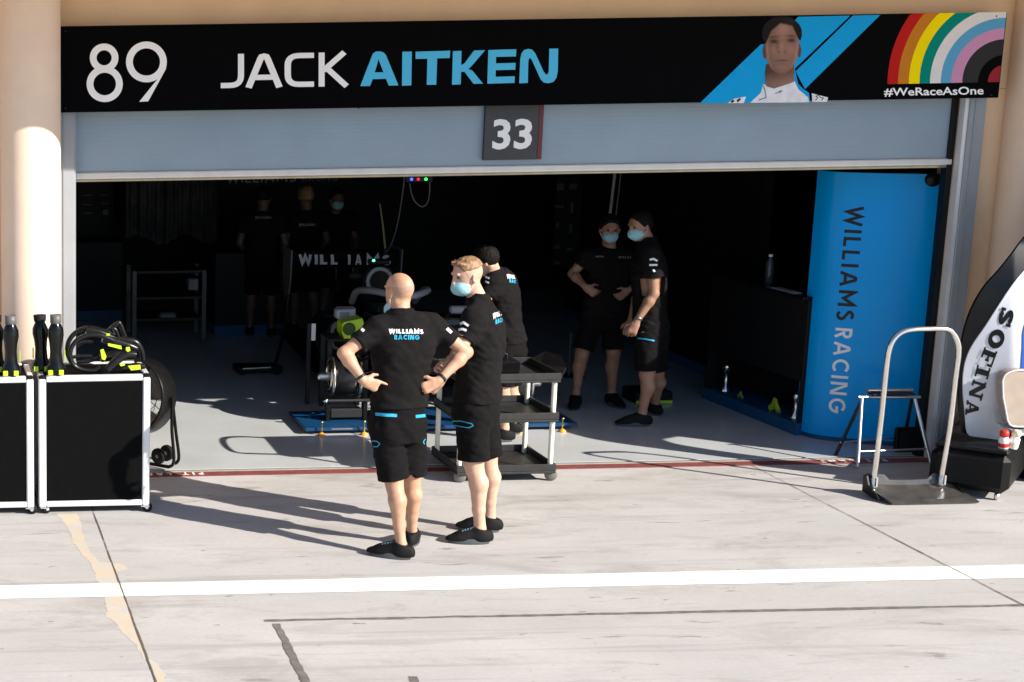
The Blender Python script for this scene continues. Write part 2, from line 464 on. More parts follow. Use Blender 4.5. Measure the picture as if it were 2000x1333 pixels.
structure("filler_patch", patch([(1288, 289.5, 293), (1296, 292, 306), (1306, 296, 312), (1318, 301, 324), (1330, 305, 320), (1350, 312, 322), (1390, 326, 333)], 6, 0.4, 1.6), M_yel)
# expansion joints
for k, (p, q, w) in enumerate([((171, 970), (330, 1400), 0.0065), ((1452, 901), (2080, 1224.7), 0.0055)]):
    Lp, Rp = wavy(gr(*p), gr(*q), w, w*1.5, 0.0016, 120, 11+k)
    structure("expansion_joint", ribbon(Lp, Rp, 0.004), M_gap)

def stain_mat():
    m = bpy.data.materials.new("oil_and_tyre_stain"); m.use_nodes = True; nt = m.node_tree; b = nt.nodes["Principled BSDF"]; N = nt.nodes.new; L = nt.links.new
    b.inputs["Base Color"].default_value = (0.15, 0.14, 0.125, 1); b.inputs["Roughness"].default_value = 0.9; b.inputs["Specular IOR Level"].default_value = 0.1
    tc = N("ShaderNodeTexCoord"); mp = N("ShaderNodeMapping"); mp.inputs[1].default_value = (-0.5, -0.5, 0); L(tc.outputs["Generated"], mp.inputs[0])
    vm = N("ShaderNodeVectorMath"); vm.operation = 'LENGTH'; L(mp.outputs[0], vm.inputs[0])
    fo = N("ShaderNodeMapRange"); fo.inputs["From Min"].default_value = 0.5; fo.inputs["From Max"].default_value = 0.12; L(vm.outputs["Value"], fo.inputs[0])
    n = N("ShaderNodeTexNoise"); n.inputs["Scale"].default_value = 5.5; n.inputs["Detail"].default_value = 10; n.inputs["Roughness"].default_value = 0.72; mp2 = N("ShaderNodeMapping"); mp2.inputs[3].default_value = (0.6, 1.7, 1); L(tc.outputs["Object"], mp2.inputs[0])
    oi = N("ShaderNodeObjectInfo"); ad = N("ShaderNodeVectorMath"); ad.operation = 'ADD'; L(mp2.outputs[0], ad.inputs[0]); sc_ = N("ShaderNodeVectorMath"); sc_.operation = 'SCALE'; sc_.inputs[3].default_value = 1.0; L(oi.outputs["Location"], sc_.inputs[0]); L(sc_.outputs[0], ad.inputs[1]); L(ad.outputs[0], n.inputs["Vector"])
    r = N("ShaderNodeMapRange"); r.inputs["From Min"].default_value = 0.38; r.inputs["From Max"].default_value = 0.62; r.inputs["To Max"].default_value = 0.95; L(n.outputs["Fac"], r.inputs[0])
    mu = N("ShaderNodeMath"); mu.operation = 'MULTIPLY'; L(fo.outputs[0], mu.inputs[0]); L(r.outputs[0], mu.inputs[1]); L(mu.outputs[0], b.inputs["Alpha"])
    return m
M_stain = stain_mat()
for cx_, cy_, wx, wy in ((1150, 1018, 60, 60), (985, 1226, 190, 26), (760, 1318, 70, 26), (1320, 996, 110, 22), (255, 1090, 200, 70), (430, 1205, 200, 60), (70, 1242, 120, 30), (1040, 1045, 100, 34), (1150, 1112, 70, 16), (1440, 1214, 300, 14), (1660, 1268, 420, 9), (1955, 1222, 120, 24), (1110, 1180, 60, 50), (900, 1250, 110, 60), (330, 975, 150, 30), (1250, 1232, 260, 16), (120, 1300, 150, 40), (1010, 1306, 60, 14), (1560, 1060, 200, 30), (640, 1040, 130, 22), (1880, 1075, 90, 16), (500, 1290, 260, 50), (1400, 1300, 300, 30), (620, 1165, 200, 24)):
    a_, b_ = gr(cx_-wx/2, cy_+wy/2), gr(cx_+wx/2, cy_-wy/2)
    mb = MB(); mb.quad((a_[0], a_[1], 0.0006), (b_[0], a_[1], 0.0006), (b_[0], b_[1], 0.0006), (a_[0], b_[1], 0.0006)); structure("stain", mb, M_stain)

# threshold: pale sill, red strip with its lettering, glossy garage floor
YR0, YR1 = gr(720, 917)[1], gr(720, 924.5)[1]
mb = MB(); mb.box((-14, YR1, -0.05), (22, YR0, 0.006)); structure("red_strip", mb, M_red)
mb = MB(); mb.box((-14, YR0+0.002, -0.05), (22, 0.045, 0.008)); structure("door_sill", mb, M_pale)
mb = MB(); mb.box((-14, 0.047, -0.05), (22, 0.07, 0.005)); structure("door_track", mb, M_dark)
mb = MB(); mb.box((-6, 0.072, -0.05), (14, 9.2, 0.010)); structure("garage_floor", mb, M_epoxy)
mb = MB()
for px, py in ((396, 925), (1722, 897)):
    o = gr(px, py); hh = (YR0-YR1)*0.66
    write("PIT LANE", 0.24, (o[0], YR0-0.014, 0.0064), (-1, 0, 0), (0, -1, 0), (0, 0, 1), height=hh, gap=0.5, length=0.52, mb=mb)
structure("strip_lettering", mb, M_wht)

# ------------------------------------------------------------------ the pit building
PXL, PXR, PZT = 0.97, 8.20, 2.85
bl = thing("pit_building", "beige rendered pit building with a black lined garage behind a wide opening", "building", (4.5, 4.0, 0))
X0, X1 = fa(144, 400)[0], fa(1876, 300)[0]          # clear opening
FRL, FRR = fa(100, 400)[0]+0.07, fa(1918, 196)[0]
Z33 = fa(1000, 338)[2]+0.008
mb = MB()
mb.box((-14, 0.03, 2.86), (22, 0.45, 5.4))                       # lintel wall
mb.box((FRR, 0.03, 0.008), (9.35, 0.45, 2.857))                  # wall right of the door
mb.box((-0.2, 0.03, 0.008), (0.93, 0.45, 2.857))                 # wall left of the door
mb.box((15.6, 0.03, 0.008), (22, 0.45, 2.857)); mb.box((-14, 0.03, 0.008), (-6.0, 0.45, 2.857))
part("wall", mb, M_beige, bl)
mb = MB(); mb.box((-14, -1.66, 3.84), (22, 0.027, 4.11)); mb.box((-14, -1.70, 4.113), (22, -1.52, 5.0)); part("balcony", mb, M_beige, bl)
mb = MB(); mb.box((-5.99, 0.2, 0.008), (-0.21, 0.3, 2.85)); part("closed_shutter", mb, M_shut, bl)
mb = MB(); mb.box((9.36, 0.2, 0.008), (15.59, 0.3, 2.85)); part("closed_shutter", mb, M_shut, bl)
mb = MB()
mb.box((0.2, 8.6, 0.011), (9.0, 8.8, 3.6)); mb.box((0.2, 0.46, 0.011), (0.4, 8.59, 3.6)); mb.box((8.55, 0.46, 0.011), (8.75, 8.59, 3.6))
mb.box((7.62, 2.35, 0.011), (7.72, 6.6, 3.0), 0.0)
mb.box((7.72, 6.5, 0.011), (8.54, 6.6, 3.0))
part("inner_wall", mb, M_black, bl)
mb = MB(); mb.box((0.2, 0.46, 3.62), (9.0, 8.8, 3.8)); part("ceiling", mb, M_black, bl)
mb = MB(); mb.box((7.585, 2.36, 0.012), (7.617, 6.6, 0.11)); part("plinth", mb, M_plinth, bl)

# columns
def column(x, label, y=-0.21):
    t = thing("round_column", label, "column", (x, y, 0), "round columns between the garage doors")
    mb = MB(); mb.lathe([(0.222, 0.0), (0.222, 5.0)], (x, y, 0.0), n=64); part("shaft", mb, M_col, t)
    mb = MB(); mb.lathe([(0.229, 0.002), (0.229, 0.085), (0.2235, 0.09)], (x, y, 0.0), n=64); part("base_skirting", mb, M_col, t)
    return t
XCL = (fa(2, 300, -0.21)[0]+fa(117, 300, -0.21)[0])/2
column(XCL, "round beige column left of the garage door behind the two flight cases")
column(FRR+0.40, "round beige column right of the garage door behind the engine cover", -0.06)

# door frame
fr = thing("door_frame", "grey steel frame posts either side of the roller shutter opening", "door frame", (4.5, 0, 0))
for xa, xb in ((FRL-0.02, X0), (X1, FRR)):
    mb = MB()
    mb.box((xa, -0.06, 0.008), (xb, 0.028, 2.90), 0.004)
    mb.box((xa+0.035, -0.066, 0.008), (xa+0.043, -0.0605, 2.90))
    part("post", mb, M_steel, fr)
mb = MB(); mb.box((X1-0.03, -0.045, 0.009), (X1-0.001, 0.02, 2.90)); part("guide_rail", mb, M_whitemetal, fr)
mb = MB(); mb.box((X1-0.075, 0.03, 0.011), (X1-0.032, 0.10, 2.9)); part("guide_channel", mb, M_plast, fr)
mb = MB(); mb.box((X0+0.001, -0.045, 0.009), (X0+0.012, 0.02, 2.90)); part("guide_rail", mb, M_steel, fr)

# roller shutter
sh = thing("roller_shutter", "grey roller shutter drawn down a little below the black banner", "shutter", (4.5, 0.05, Z33))
mb = MB(); pitch = 0.030; z = Z33+0.045; prof = []
while z < 2.92:
    prof += [(0.0505, z), (0.050, z+0.004), (0.0495, z+pitch*0.5), (0.050, z+pitch-0.004)]; z += pitch
n = len(prof)
vs = [(X0+0.02, y, zz) for y, zz in prof]+[(X1-0.04, y, zz) for y, zz in prof]
mb.add(vs, [(i, i+1, n+i+1, n+i) for i in range(n-1)], False)
mb.box((X0+0.02, 0.066, Z33+0.05), (X1-0.04, 0.075, 2.92))
part("slat_curtain", mb, M_shut, sh)
mb = MB(); mb.box((X0+0.015, 0.028, Z33-0.008), (X1-0.035, 0.078, Z33+0.043), 0.008); part("bottom_bar", mb, M_bar, sh)
mb = MB(); mb.box((X0+0.015, 0.036, Z33-0.028), (X1-0.035, 0.070, Z33-0.0095), 0.004); part("rubber_seal", mb, mat("seal_olive", (0.20, 0.17, 0.11), 0.7), sh)

# ------------------------------------------------------------------ banner
YB = -0.16
zt, zb = fa(1000, 38.5, YB)[2], fa(1000, 206.5, YB)[2]
xl, xr = fa(100, 130, YB)[0], fa(1959, 108, YB)[0]
bn = thing("garage_banner", "long black banner with driver name, portrait and rainbow stripes above the door", "banner", ((xl+xr)/2, YB, zb))
mb = MB(); mb.box((xl, YB, zb), (xr, YB+0.12, zt), 0.003); part("board", mb, mat("banner_black", (0.002, 0.002, 0.0025), 0.5, var=0.1, spec=0.02), bn)
def bp(px, py, lift=0.001):
    p = fa(px, py, YB); return np.array((p[0], YB-lift, p[2]))
def poly(mb, pts, lift):
    return mb.add([bp(x, y, lift) for x, y in pts], [list(range(len(pts)))])
def c1(x, y): return (x*0.35, y*0.35)                     # sketch grids measured at 2.857 x
def c2(x, y): return (650+x*0.35, y*0.35)
def c3(x, y): return (1300+x*0.35, y*0.35)
mb = MB()
def ring(mb, cx, cy, r, w, lift):
    vs, fs = strip(arc(0, 0, r-w/2, 0, 360, 40)[:-1], w, True)
    mb.add([bp(*c1(cx+v[0], cy-v[1]), lift) for v in vs], fs)
ring(mb, 581, 324, 80, 38, 0.001); ring(mb, 584, 470, 101, 38, 0.0016); ring(mb, 817, 347, 114, 38, 0.001)
mb.add([bp(*c1(*v), 0.0016) for v in ((893, 425), (929, 380), (827, 567), (777, 569))], [(0, 1, 2, 3)])
part("number", mb, M_wht, bn)
def name_row(text, cells, ptop, pbot, w, m, conv, nm):
    mb = MB()
    for ch, (xa, xb) in zip(text, cells):
        st, adv = glyph(ch, w)
        pa, pb = conv(xa, 0)[0], conv(xb, 0)[0]
        k = -0.0158
        for i, p in enumerate(st):
            vs, fs = strip(p, w)
            mb.add([bp(pa+(pb-pa)*v[0]/adv, (pbot+(ptop-pbot)*v[1])+k*(pa+(pb-pa)*v[0]/adv-700), 0.001+0.0007*i) for v in vs], fs)
    part(nm, mb, m, bn)
name_row("JACK", [(1232, 1362), (1370, 1576), (1588, 1752), (1778, 1946)], 102, 168.5, 0.155, M_wht, c1, "name_lettering")
mb = MB()
for p in ([(153, 482), (208, 481), (222, 443), (234, 405), (255, 332), (262, 288), (240, 289), (224, 300)], [(262, 288), (283, 294), (297, 310), (366, 478), (312, 479), (297, 441), (283, 405), (255, 332)], [(234, 405), (283, 405), (297, 441), (222, 443)],
          [(386, 480), (388, 290), (441, 289), (438, 477)], [(462, 290), (655, 284), (652, 325), (582, 327), (528, 329), (462, 330)], [(528, 329), (582, 327), (577, 474), (524, 475)],
          [(665, 474), (670, 287), (718, 285), (716, 365), (716, 392), (716, 402), (714, 472)], [(716, 365), (735, 355), (788, 283), (850, 281), (778, 365), (756, 387), (716, 392)], [(716, 392), (756, 387), (778, 395), (838, 468), (785, 469), (735, 402), (716, 402)],
          [(862, 468), (868, 281), (912, 279), (911, 319), (910, 355), (909, 393), (908, 430), (908, 467)], [(912, 279), (1024, 276), (1022, 316), (911, 319)], [(910, 355), (1020, 352), (1018, 390), (909, 393)], [(908, 430), (1015, 427), (1014, 464), (908, 467)],
          [(1040, 466), (1046, 330), (1052, 300), (1068, 280), (1090, 274), (1112, 278), (1130, 300), (1178, 405), (1190, 418), (1200, 414), (1205, 400), (1208, 273), (1258, 272), (1255, 400), (1248, 435), (1232, 457), (1205, 466), (1178, 462), (1160, 445), (1110, 335), (1102, 325), (1095, 328), (1091, 345), (1088, 464)]):
    poly(mb, [c2(*q) for q in p], 0.001)
part("surname_lettering", mb, M_cyan, bn)
# blue slashes
mb = MB()
poly(mb, [c3(*p) for p in ((190, 578), (530, 250), (600, 240), (740, 95), (1030, 88), (720, 385), (740, 470), (770, 500), (800, 520), (805, 574))], 0.001)
poly(mb, [c3(*p) for p in ((725, 400), (1045, 88), (1198, 84), (778, 498))], 0.001)
part("blue_stripe", mb, mat("banner_blue", (0.005, 0.34, 0.72), 0.6, var=0.03, spec=0.08), bn)
# portrait: a printed photograph on the board, colour worked out per grid point
pr_m = [("portrait_suit", (0.72, 0.72, 0.76), [[(470, 575), (530, 520), (545, 470), (600, 495), (720, 455), (740, 500), (795, 545), (800, 572)], [(345, 577), (380, 552), (448, 540), (435, 577)], [(815, 522), (906, 545), (900, 570), (818, 570)]], 0.0020)]
for nm, col, pls, lf in pr_m:
    mb = MB()
    for p in pls: poly(mb, [c3(*q) for q in p], lf)
    part(nm, mb, mat(nm, col, 0.5, var=0.12, scale=14), bn)
def print_head():
    nx, ny = 84, 132; gx, gy = np.meshgrid(np.linspace(515, 785, nx), np.linspace(90, 505, ny))
    S = lambda d, w: 1/(1+np.exp(np.clip(d/w, -40, 40)))            # 1 inside
    E = lambda x, y, a, b: np.sqrt(((gx-x)/a)**2+((gy-y)/b)**2)-1
    jaw = np.interp(gy, [110, 170, 260, 330, 380, 415], [62, 84, 93, 84, 60, 22]); cxf = np.interp(gy, [110, 260, 415], [650, 650, 643])
    face = S((np.abs(gx-cxf)-jaw)/100, 0.02)*S((gy-416)/100, 0.03)*S((118-gy)/100, 0.03)
    neck = S((np.abs(gx-636)-np.interp(gy, [380, 440, 500], [80, 82, 76]))/100, 0.02)*S((gy-np.where(gx < 600, 480+(gx-552)*.3, 497-(gx-600)*.33))/100, 0.03)*S((360-gy)/100, 0.05)
    ears = np.maximum(S(E(553, 290, 12, 40), 0.1), S(E(745, 284, 10, 38), 0.1))
    hair = S(E(648, 188, 112, 96), 0.02)*np.maximum(S((gy-np.interp(gx, [520, 556, 590, 640, 706, 738, 775], [262, 250, 172, 132, 146, 215, 262]))/100, 0.02), 0)
    hair = np.maximum(hair, S((np.abs(gx-648)-112)/100, .02)*0)
    n = np.clip((gx-cxf)/jaw, -1, 1); sh = 0.55+0.35*np.cos(n*1.25)+0.10*n
    sh += 0.35*np.exp(-((gx-655)/30)**2-((gy-165)/38)**2)+0.30*np.exp(-((gx-648)/11)**2-((gy-262)/34)**2)+0.22*np.exp(-((gx-605)/20)**2-((gy-285)/22)**2)+0.28*np.exp(-((gx-702)/20)**2-((gy-280)/22)**2)+0.5*np.exp(-((np.abs(gx-cxf)-jaw*0.93)/9)**2)*np.exp(-((gy-290)/90)**2)
    dk = 0.85*np.exp(-((gx-604)/25)**2-((gy-232)/12)**2)+0.85*np.exp(-((gx-700)/25)**2-((gy-226)/12)**2)+0.45*np.exp(-((gx-632)/6)**2-((gy-292)/6)**2)+0.45*np.exp(-((gx-664)/6)**2-((gy-291)/6)**2)
    dk += 0.65*np.exp(-((gx-648)/36)**2-((gy-339-0.001*(gx-648)**2)/4.5)**2)+0.22*np.exp(-((gx-648)/26)**2-((gy-358)/6)**2)+0.6*np.exp(-((gx-602)/30)**2-((gy-208+0.1*(gx-602))/6)**2)+0.6*np.exp(-((gx-700)/30)**2-((gy-202-0.1*(gx-700))/6)**2)+0.3*np.clip((gy-380)/40, 0, 1)
    dk += 0.3*np.exp(-((gx-622)/7)**2-((gy-265)/24)**2)
    tone = np.clip(sh*(1-np.clip(dk, 0, .93)), 0.05, 1.5)
    skin_c = tone[..., None]*np.array((0.30, 0.16, 0.118))
    nk = np.clip(0.30+0.45*np.clip((gy-405)/60, 0, 1)+0.25*(gx-600)/120, 0.1, 1.1)[..., None]*np.array((0.31, 0.175, 0.13))
    er = np.array((0.11, 0.055, 0.042))*np.ones_like(skin_c)
    hr_ = (0.6+0.8*np.exp(-((gx-690)/40)**2-((gy-120)/18)**2))[..., None]*np.array((0.014, 0.010, 0.009))
    col = np.zeros_like(skin_c); a = np.zeros_like(gx)
    for m_, c_ in ((neck, nk), (ears, er), (face, skin_c), (hair, hr_)):
        col = col*(1-m_[..., None])+c_*m_[..., None]; a = a+m_*(1-a)
    mb = MB(); mb.add([bp(*c3(x, y), 0.0032) for x, y in zip(gx.ravel(), gy.ravel())], [])
    al = a.ravel(); F = []
    for j in range(ny-1):
        for i in range(nx-1):
            q = (j*nx+i, j*nx+i+1, (j+1)*nx+i+1, (j+1)*nx+i)
            if sum(al[k] for k in q)/4 > 0.5: F.append(q)
    mb.f = [list(q) for q in F]; mb.sm = [False]*len(F)
    o = part("portrait_head", mb, None or portrait_mat(), bn, fix=False); me = o.data
    at = me.color_attributes.new("print", 'FLOAT_COLOR', 'POINT')
    den = np.maximum(a, 0.15)[..., None]; cc = np.concatenate([col/den, np.ones_like(den)], -1).reshape(-1, 4)
    at.data.foreach_set("color", cc.astype(np.float32).ravel())
def portrait_mat():
    m = bpy.data.materials.new("printed_portrait"); m.use_nodes = True; nt = m.node_tree; b = nt.nodes["Principled BSDF"]
    n = nt.nodes.new("ShaderNodeAttribute"); n.attribute_name = "print"; nt.links.new(n.outputs["Color"], b.inputs["Base Color"]); b.inputs["Roughness"].default_value = 0.5; b.inputs["Specular IOR Level"].default_value = 0.1
    return m
print_head()
mb = MB()
for p in ([(360, 570), (375, 556), (385, 566), (370, 576)], [(395, 560), (412, 548), (420, 556), (400, 574)]): poly(mb, [c3(*q) for q in p], 0.0030)
vs, fs = strip([(835, 562), (848, 545), (838, 540), (852, 530), (862, 545), (880, 548), (868, 562)], 4); mb.add([bp(*c3(*v), 0.0030) for v in vs], fs)
vs, fs = strip([(520, 560), (560, 545), (552, 500), (545, 480)], 4); mb.add([bp(*c3(*v), 0.0030) for v in vs], fs)
vs, fs = strip([(612, 524), (640, 508), (634, 520), (652, 506)], 4); mb.add([bp(*c3(*v), 0.0030) for v in vs], fs)
part("suit_badge", mb, M_dark, bn)
# rainbow: quarter bands about a centre off the lower right corner
rb = [(655, 596, (0.42, 0.012, 0.01)), (596, 536, (0.48, 0.17, 0.015)), (536, 477, (0.80, 0.62, 0.0)), (477, 418, (0.0, 0.20, 0.15)), (418, 358, (0.62, 0.60, 0.58)), (358, 300, (0.09, 0.30, 0.48)), (300, 238, (0.50, 0.23, 0.38)), (238, 150, (0.028, 0.026, 0.026)), (95, 0.1, (0.26, 0.02, 0.03))]
edge = bp(*c3(1908, 72))[0]
for k, (ro, ri, col) in enumerate(rb):
    mb = MB(); vs = []; n = 40
    for i in range(n+1):
        an = R(180-95*i/n)
        for r_ in (ro, ri): vs.append((1893+r_*math.cos(an), 458-r_*math.sin(an)*1.0-0.02*(r_*math.cos(an))))
    def clip(v):
        x, y = v
        ytop = 75-0.016*(x-1500)
        p = bp(*c3(x, max(y, ytop)), 0.001); p[0] = min(p[0], xr-0.008); return p
    mb.add([clip(v) for v in vs], [(2*i, 2*i+1, 2*i+3, 2*i+2) for i in range(n)])
    part("rainbow_band", mb, mat("rainbow_%d" % k, np.array(col)*np.array([1.15, 1.15, 1.15]), 0.6, var=0.03, spec=0.05), bn)
vs, fs = btext("#WeRaceAsOne", 1.0, 0.018); w = max(v[0] for v in vs)
mb = MB(); mb.add([bp(1727+(1921-1727)*v[0]/w, 187.5-v[1]*21.5-0.0158*(194*v[0]/w), 0.001) for v in vs], fs); part("slogan_lettering", mb, M_wht, bn)
for px, py in ((128, 62), (1946, 32), (128, 212), (1936, 186), (700, 212)):
    p = bp(px, py); mb = MB(); mb.lathe([(0.006, 0), (0.005, 0.003), (0.0, 0.0035)], p, (0, -1, 0), 10); part("screw", mb, M_dark, bn)

# bay number sign
pa, pb_ = fa(950, 214, 0.0), fa(1059, 312, 0.0)
sg = thing("bay_number_sign", "dark grey sign with white number 33 on the roller shutter", "sign", ((pa[0]+pb_[0])/2, 0.01, pb_[2]))
mb = MB(); mb.box((pa[0], 0.015, pb_[2]), (pb_[0], 0.045, pa[2]+0.10), 0.002); part("plate", mb, mat("sign_grey", (0.036, 0.034, 0.038), 0.5), sg)
mb = MB(); mb.box((pb_[0]-0.034, 0.011, pb_[2]+0.001), (pb_[0]-0.003, 0.0145, pa[2]+0.099)); part("red_edge", mb, mat("sign_red", (0.12, 0.012, 0.018), 0.5), sg)
vs, fs = btext("33", 1.0, 0.028); w = max(v[0] for v in vs); hh = max(v[1] for v in vs)
q0, q1 = fa(958, 290, 0.013), fa(1041, 232, 0.013)
mb = MB(); mb.add([(q0[0]+(q1[0]-q0[0])*v[0]/w, 0.013, q0[2]+(q1[2]-q0[2])*v[1]/hh) for v in vs], fs); part("number", mb, M_wht, sg)

# ------------------------------------------------------------------ blue end panel
base = [gr(x, y)[:2] for x, y in ((1553, 849), (1576, 857), (1604, 862.5), (1640, 866.5), (1690, 871), (1750, 875.5), (1838, 881))]
def smooth_line(P, n=5):
    P = [np.array(p) for p in P]; out = []
    for i in range(len(P)-1):
        p0, p1, p2, p3 = P[max(i-1, 0)], P[i], P[i+1], P[min(i+2, len(P)-1)]
        for k in range(n):
            t = k/n; out.append(0.5*((2*p1)+(-p0+p2)*t+(2*p0-5*p1+4*p2-p3)*t*t+(-p0+3*p1-3*p2+p3)*t**3))
    out.append(P[-1]); return out
base = smooth_line(base)
ZP = fa(1700, 340, gr(1690, 871)[1])[2]
bpn = thing("blue_end_panel", "glossy blue curved wall panel with vertical lettering beside the right door post", "wall panel", (*base[15], 0.011))
mb = MB(); n = len(base)
def offs(P, d):
    o = []
    for i in range(len(P)):
        t = nrm(P[min(i+1, len(P)-1)]-P[max(i-1, 0)]); o.append(P[i]+np.array((-t[1], t[0]))*d)
    return o
back = offs(base, 0.05)
for z0, z1 in ((0.05, ZP),):
    fr_ = [(*p, z0) for p in base]+[(*p, z1) for p in base]; mb.add(fr_, [(i, i+1, n+i+1, n+i) for i in range(n-1)], True)
    bk = [(*p, z0) for p in back]+[(*p, z1) for p in back]; mb.add(bk, [(i, n+i, n+i+1, i+1) for i in range(n-1)], True)
    tp = [(*p, z1) for p in base]+[(*p, z1) for p in back]; mb.add(tp, [(i, i+1, n+i+1, n+i) for i in range(n-1)])
    mb.quad((*base[0], z0), (*base[0], z1), (*back[0], z1), (*back[0], z0))
part("panel_sheet", mb, M_blue, bpn)
mb = MB(); i0 = offs(base, 0.012); fr_ = [(*p, 0.011) for p in i0]+[(*p, 0.05) for p in i0]; mb.add(fr_, [(i, i+1, n+i+1, n+i) for i in range(n-1)], True); part("kick_strip", mb, M_plinth, bpn)
# lettering wraps the sheet: distance along the base line (u), height (z)
cum = [0]
for i in range(n-1): cum.append(cum[-1]+np.linalg.norm(base[i+1]-base[i]))
cum = np.array(cum); bx_ = np.array([p[0] for p in base]); by_ = np.array([p[1] for p in base])
def on_panel(u, z, lift):
    x = np.interp(u, cum, bx_); y = np.interp(u, cum, by_); x2 = np.interp(u+0.01, cum, bx_); y2 = np.interp(u+0.01, cum, by_)
    t = nrm((x2-x, y2-y)); return np.array((x+t[1]*lift, y-t[0]*lift, z))
def find(px, py):
    best = None
    for u in np.linspace(0, cum[-1], 240):
        for_y = np.interp(u, cum, by_); p = fa(px, py, for_y); e = abs(p[0]-np.interp(u, cum, bx_))
        if best is None or e < best[0]: best = (e, u, p[2])
    return best[1:]
u0, za = find(1654, 404); u1, zc = find(1632, 625); u2, zd = find(1630, 640); u3, ze = find(1622, 806)
uu, _ = find(1687, 404)
capH = uu-u0
for text, z_a, z_b, m, nm in (("WILLIAMS", za, zc, M_gloss, "team_lettering"), ("RAcInG", zd, ze, M_wht, "racing_lettering")):
    t = text.replace("c", "c").replace("n", "n"); wd, L = word(t, 0.17, 0.24); mb = MB()
    for vs, fs, k in wd:
        mb.add([on_panel(u0+capH*v[1], z_a+(z_b-z_a)*v[0]/L, 0.004+0.0012*k) for v in vs], fs)
    part(nm, mb, m, bpn)
uc, zc_ = find(1822, 351)
mb = MB(); p = on_panel(uc, zc_, 0.002); mb.lathe([(0.055, 0), (0.055, 0.02), (0.045, 0.032), (0, 0.034)], p, nrm(on_panel(uc, zc_, 0.1)-p), 24); part("round_cap", mb, M_plast, bpn)

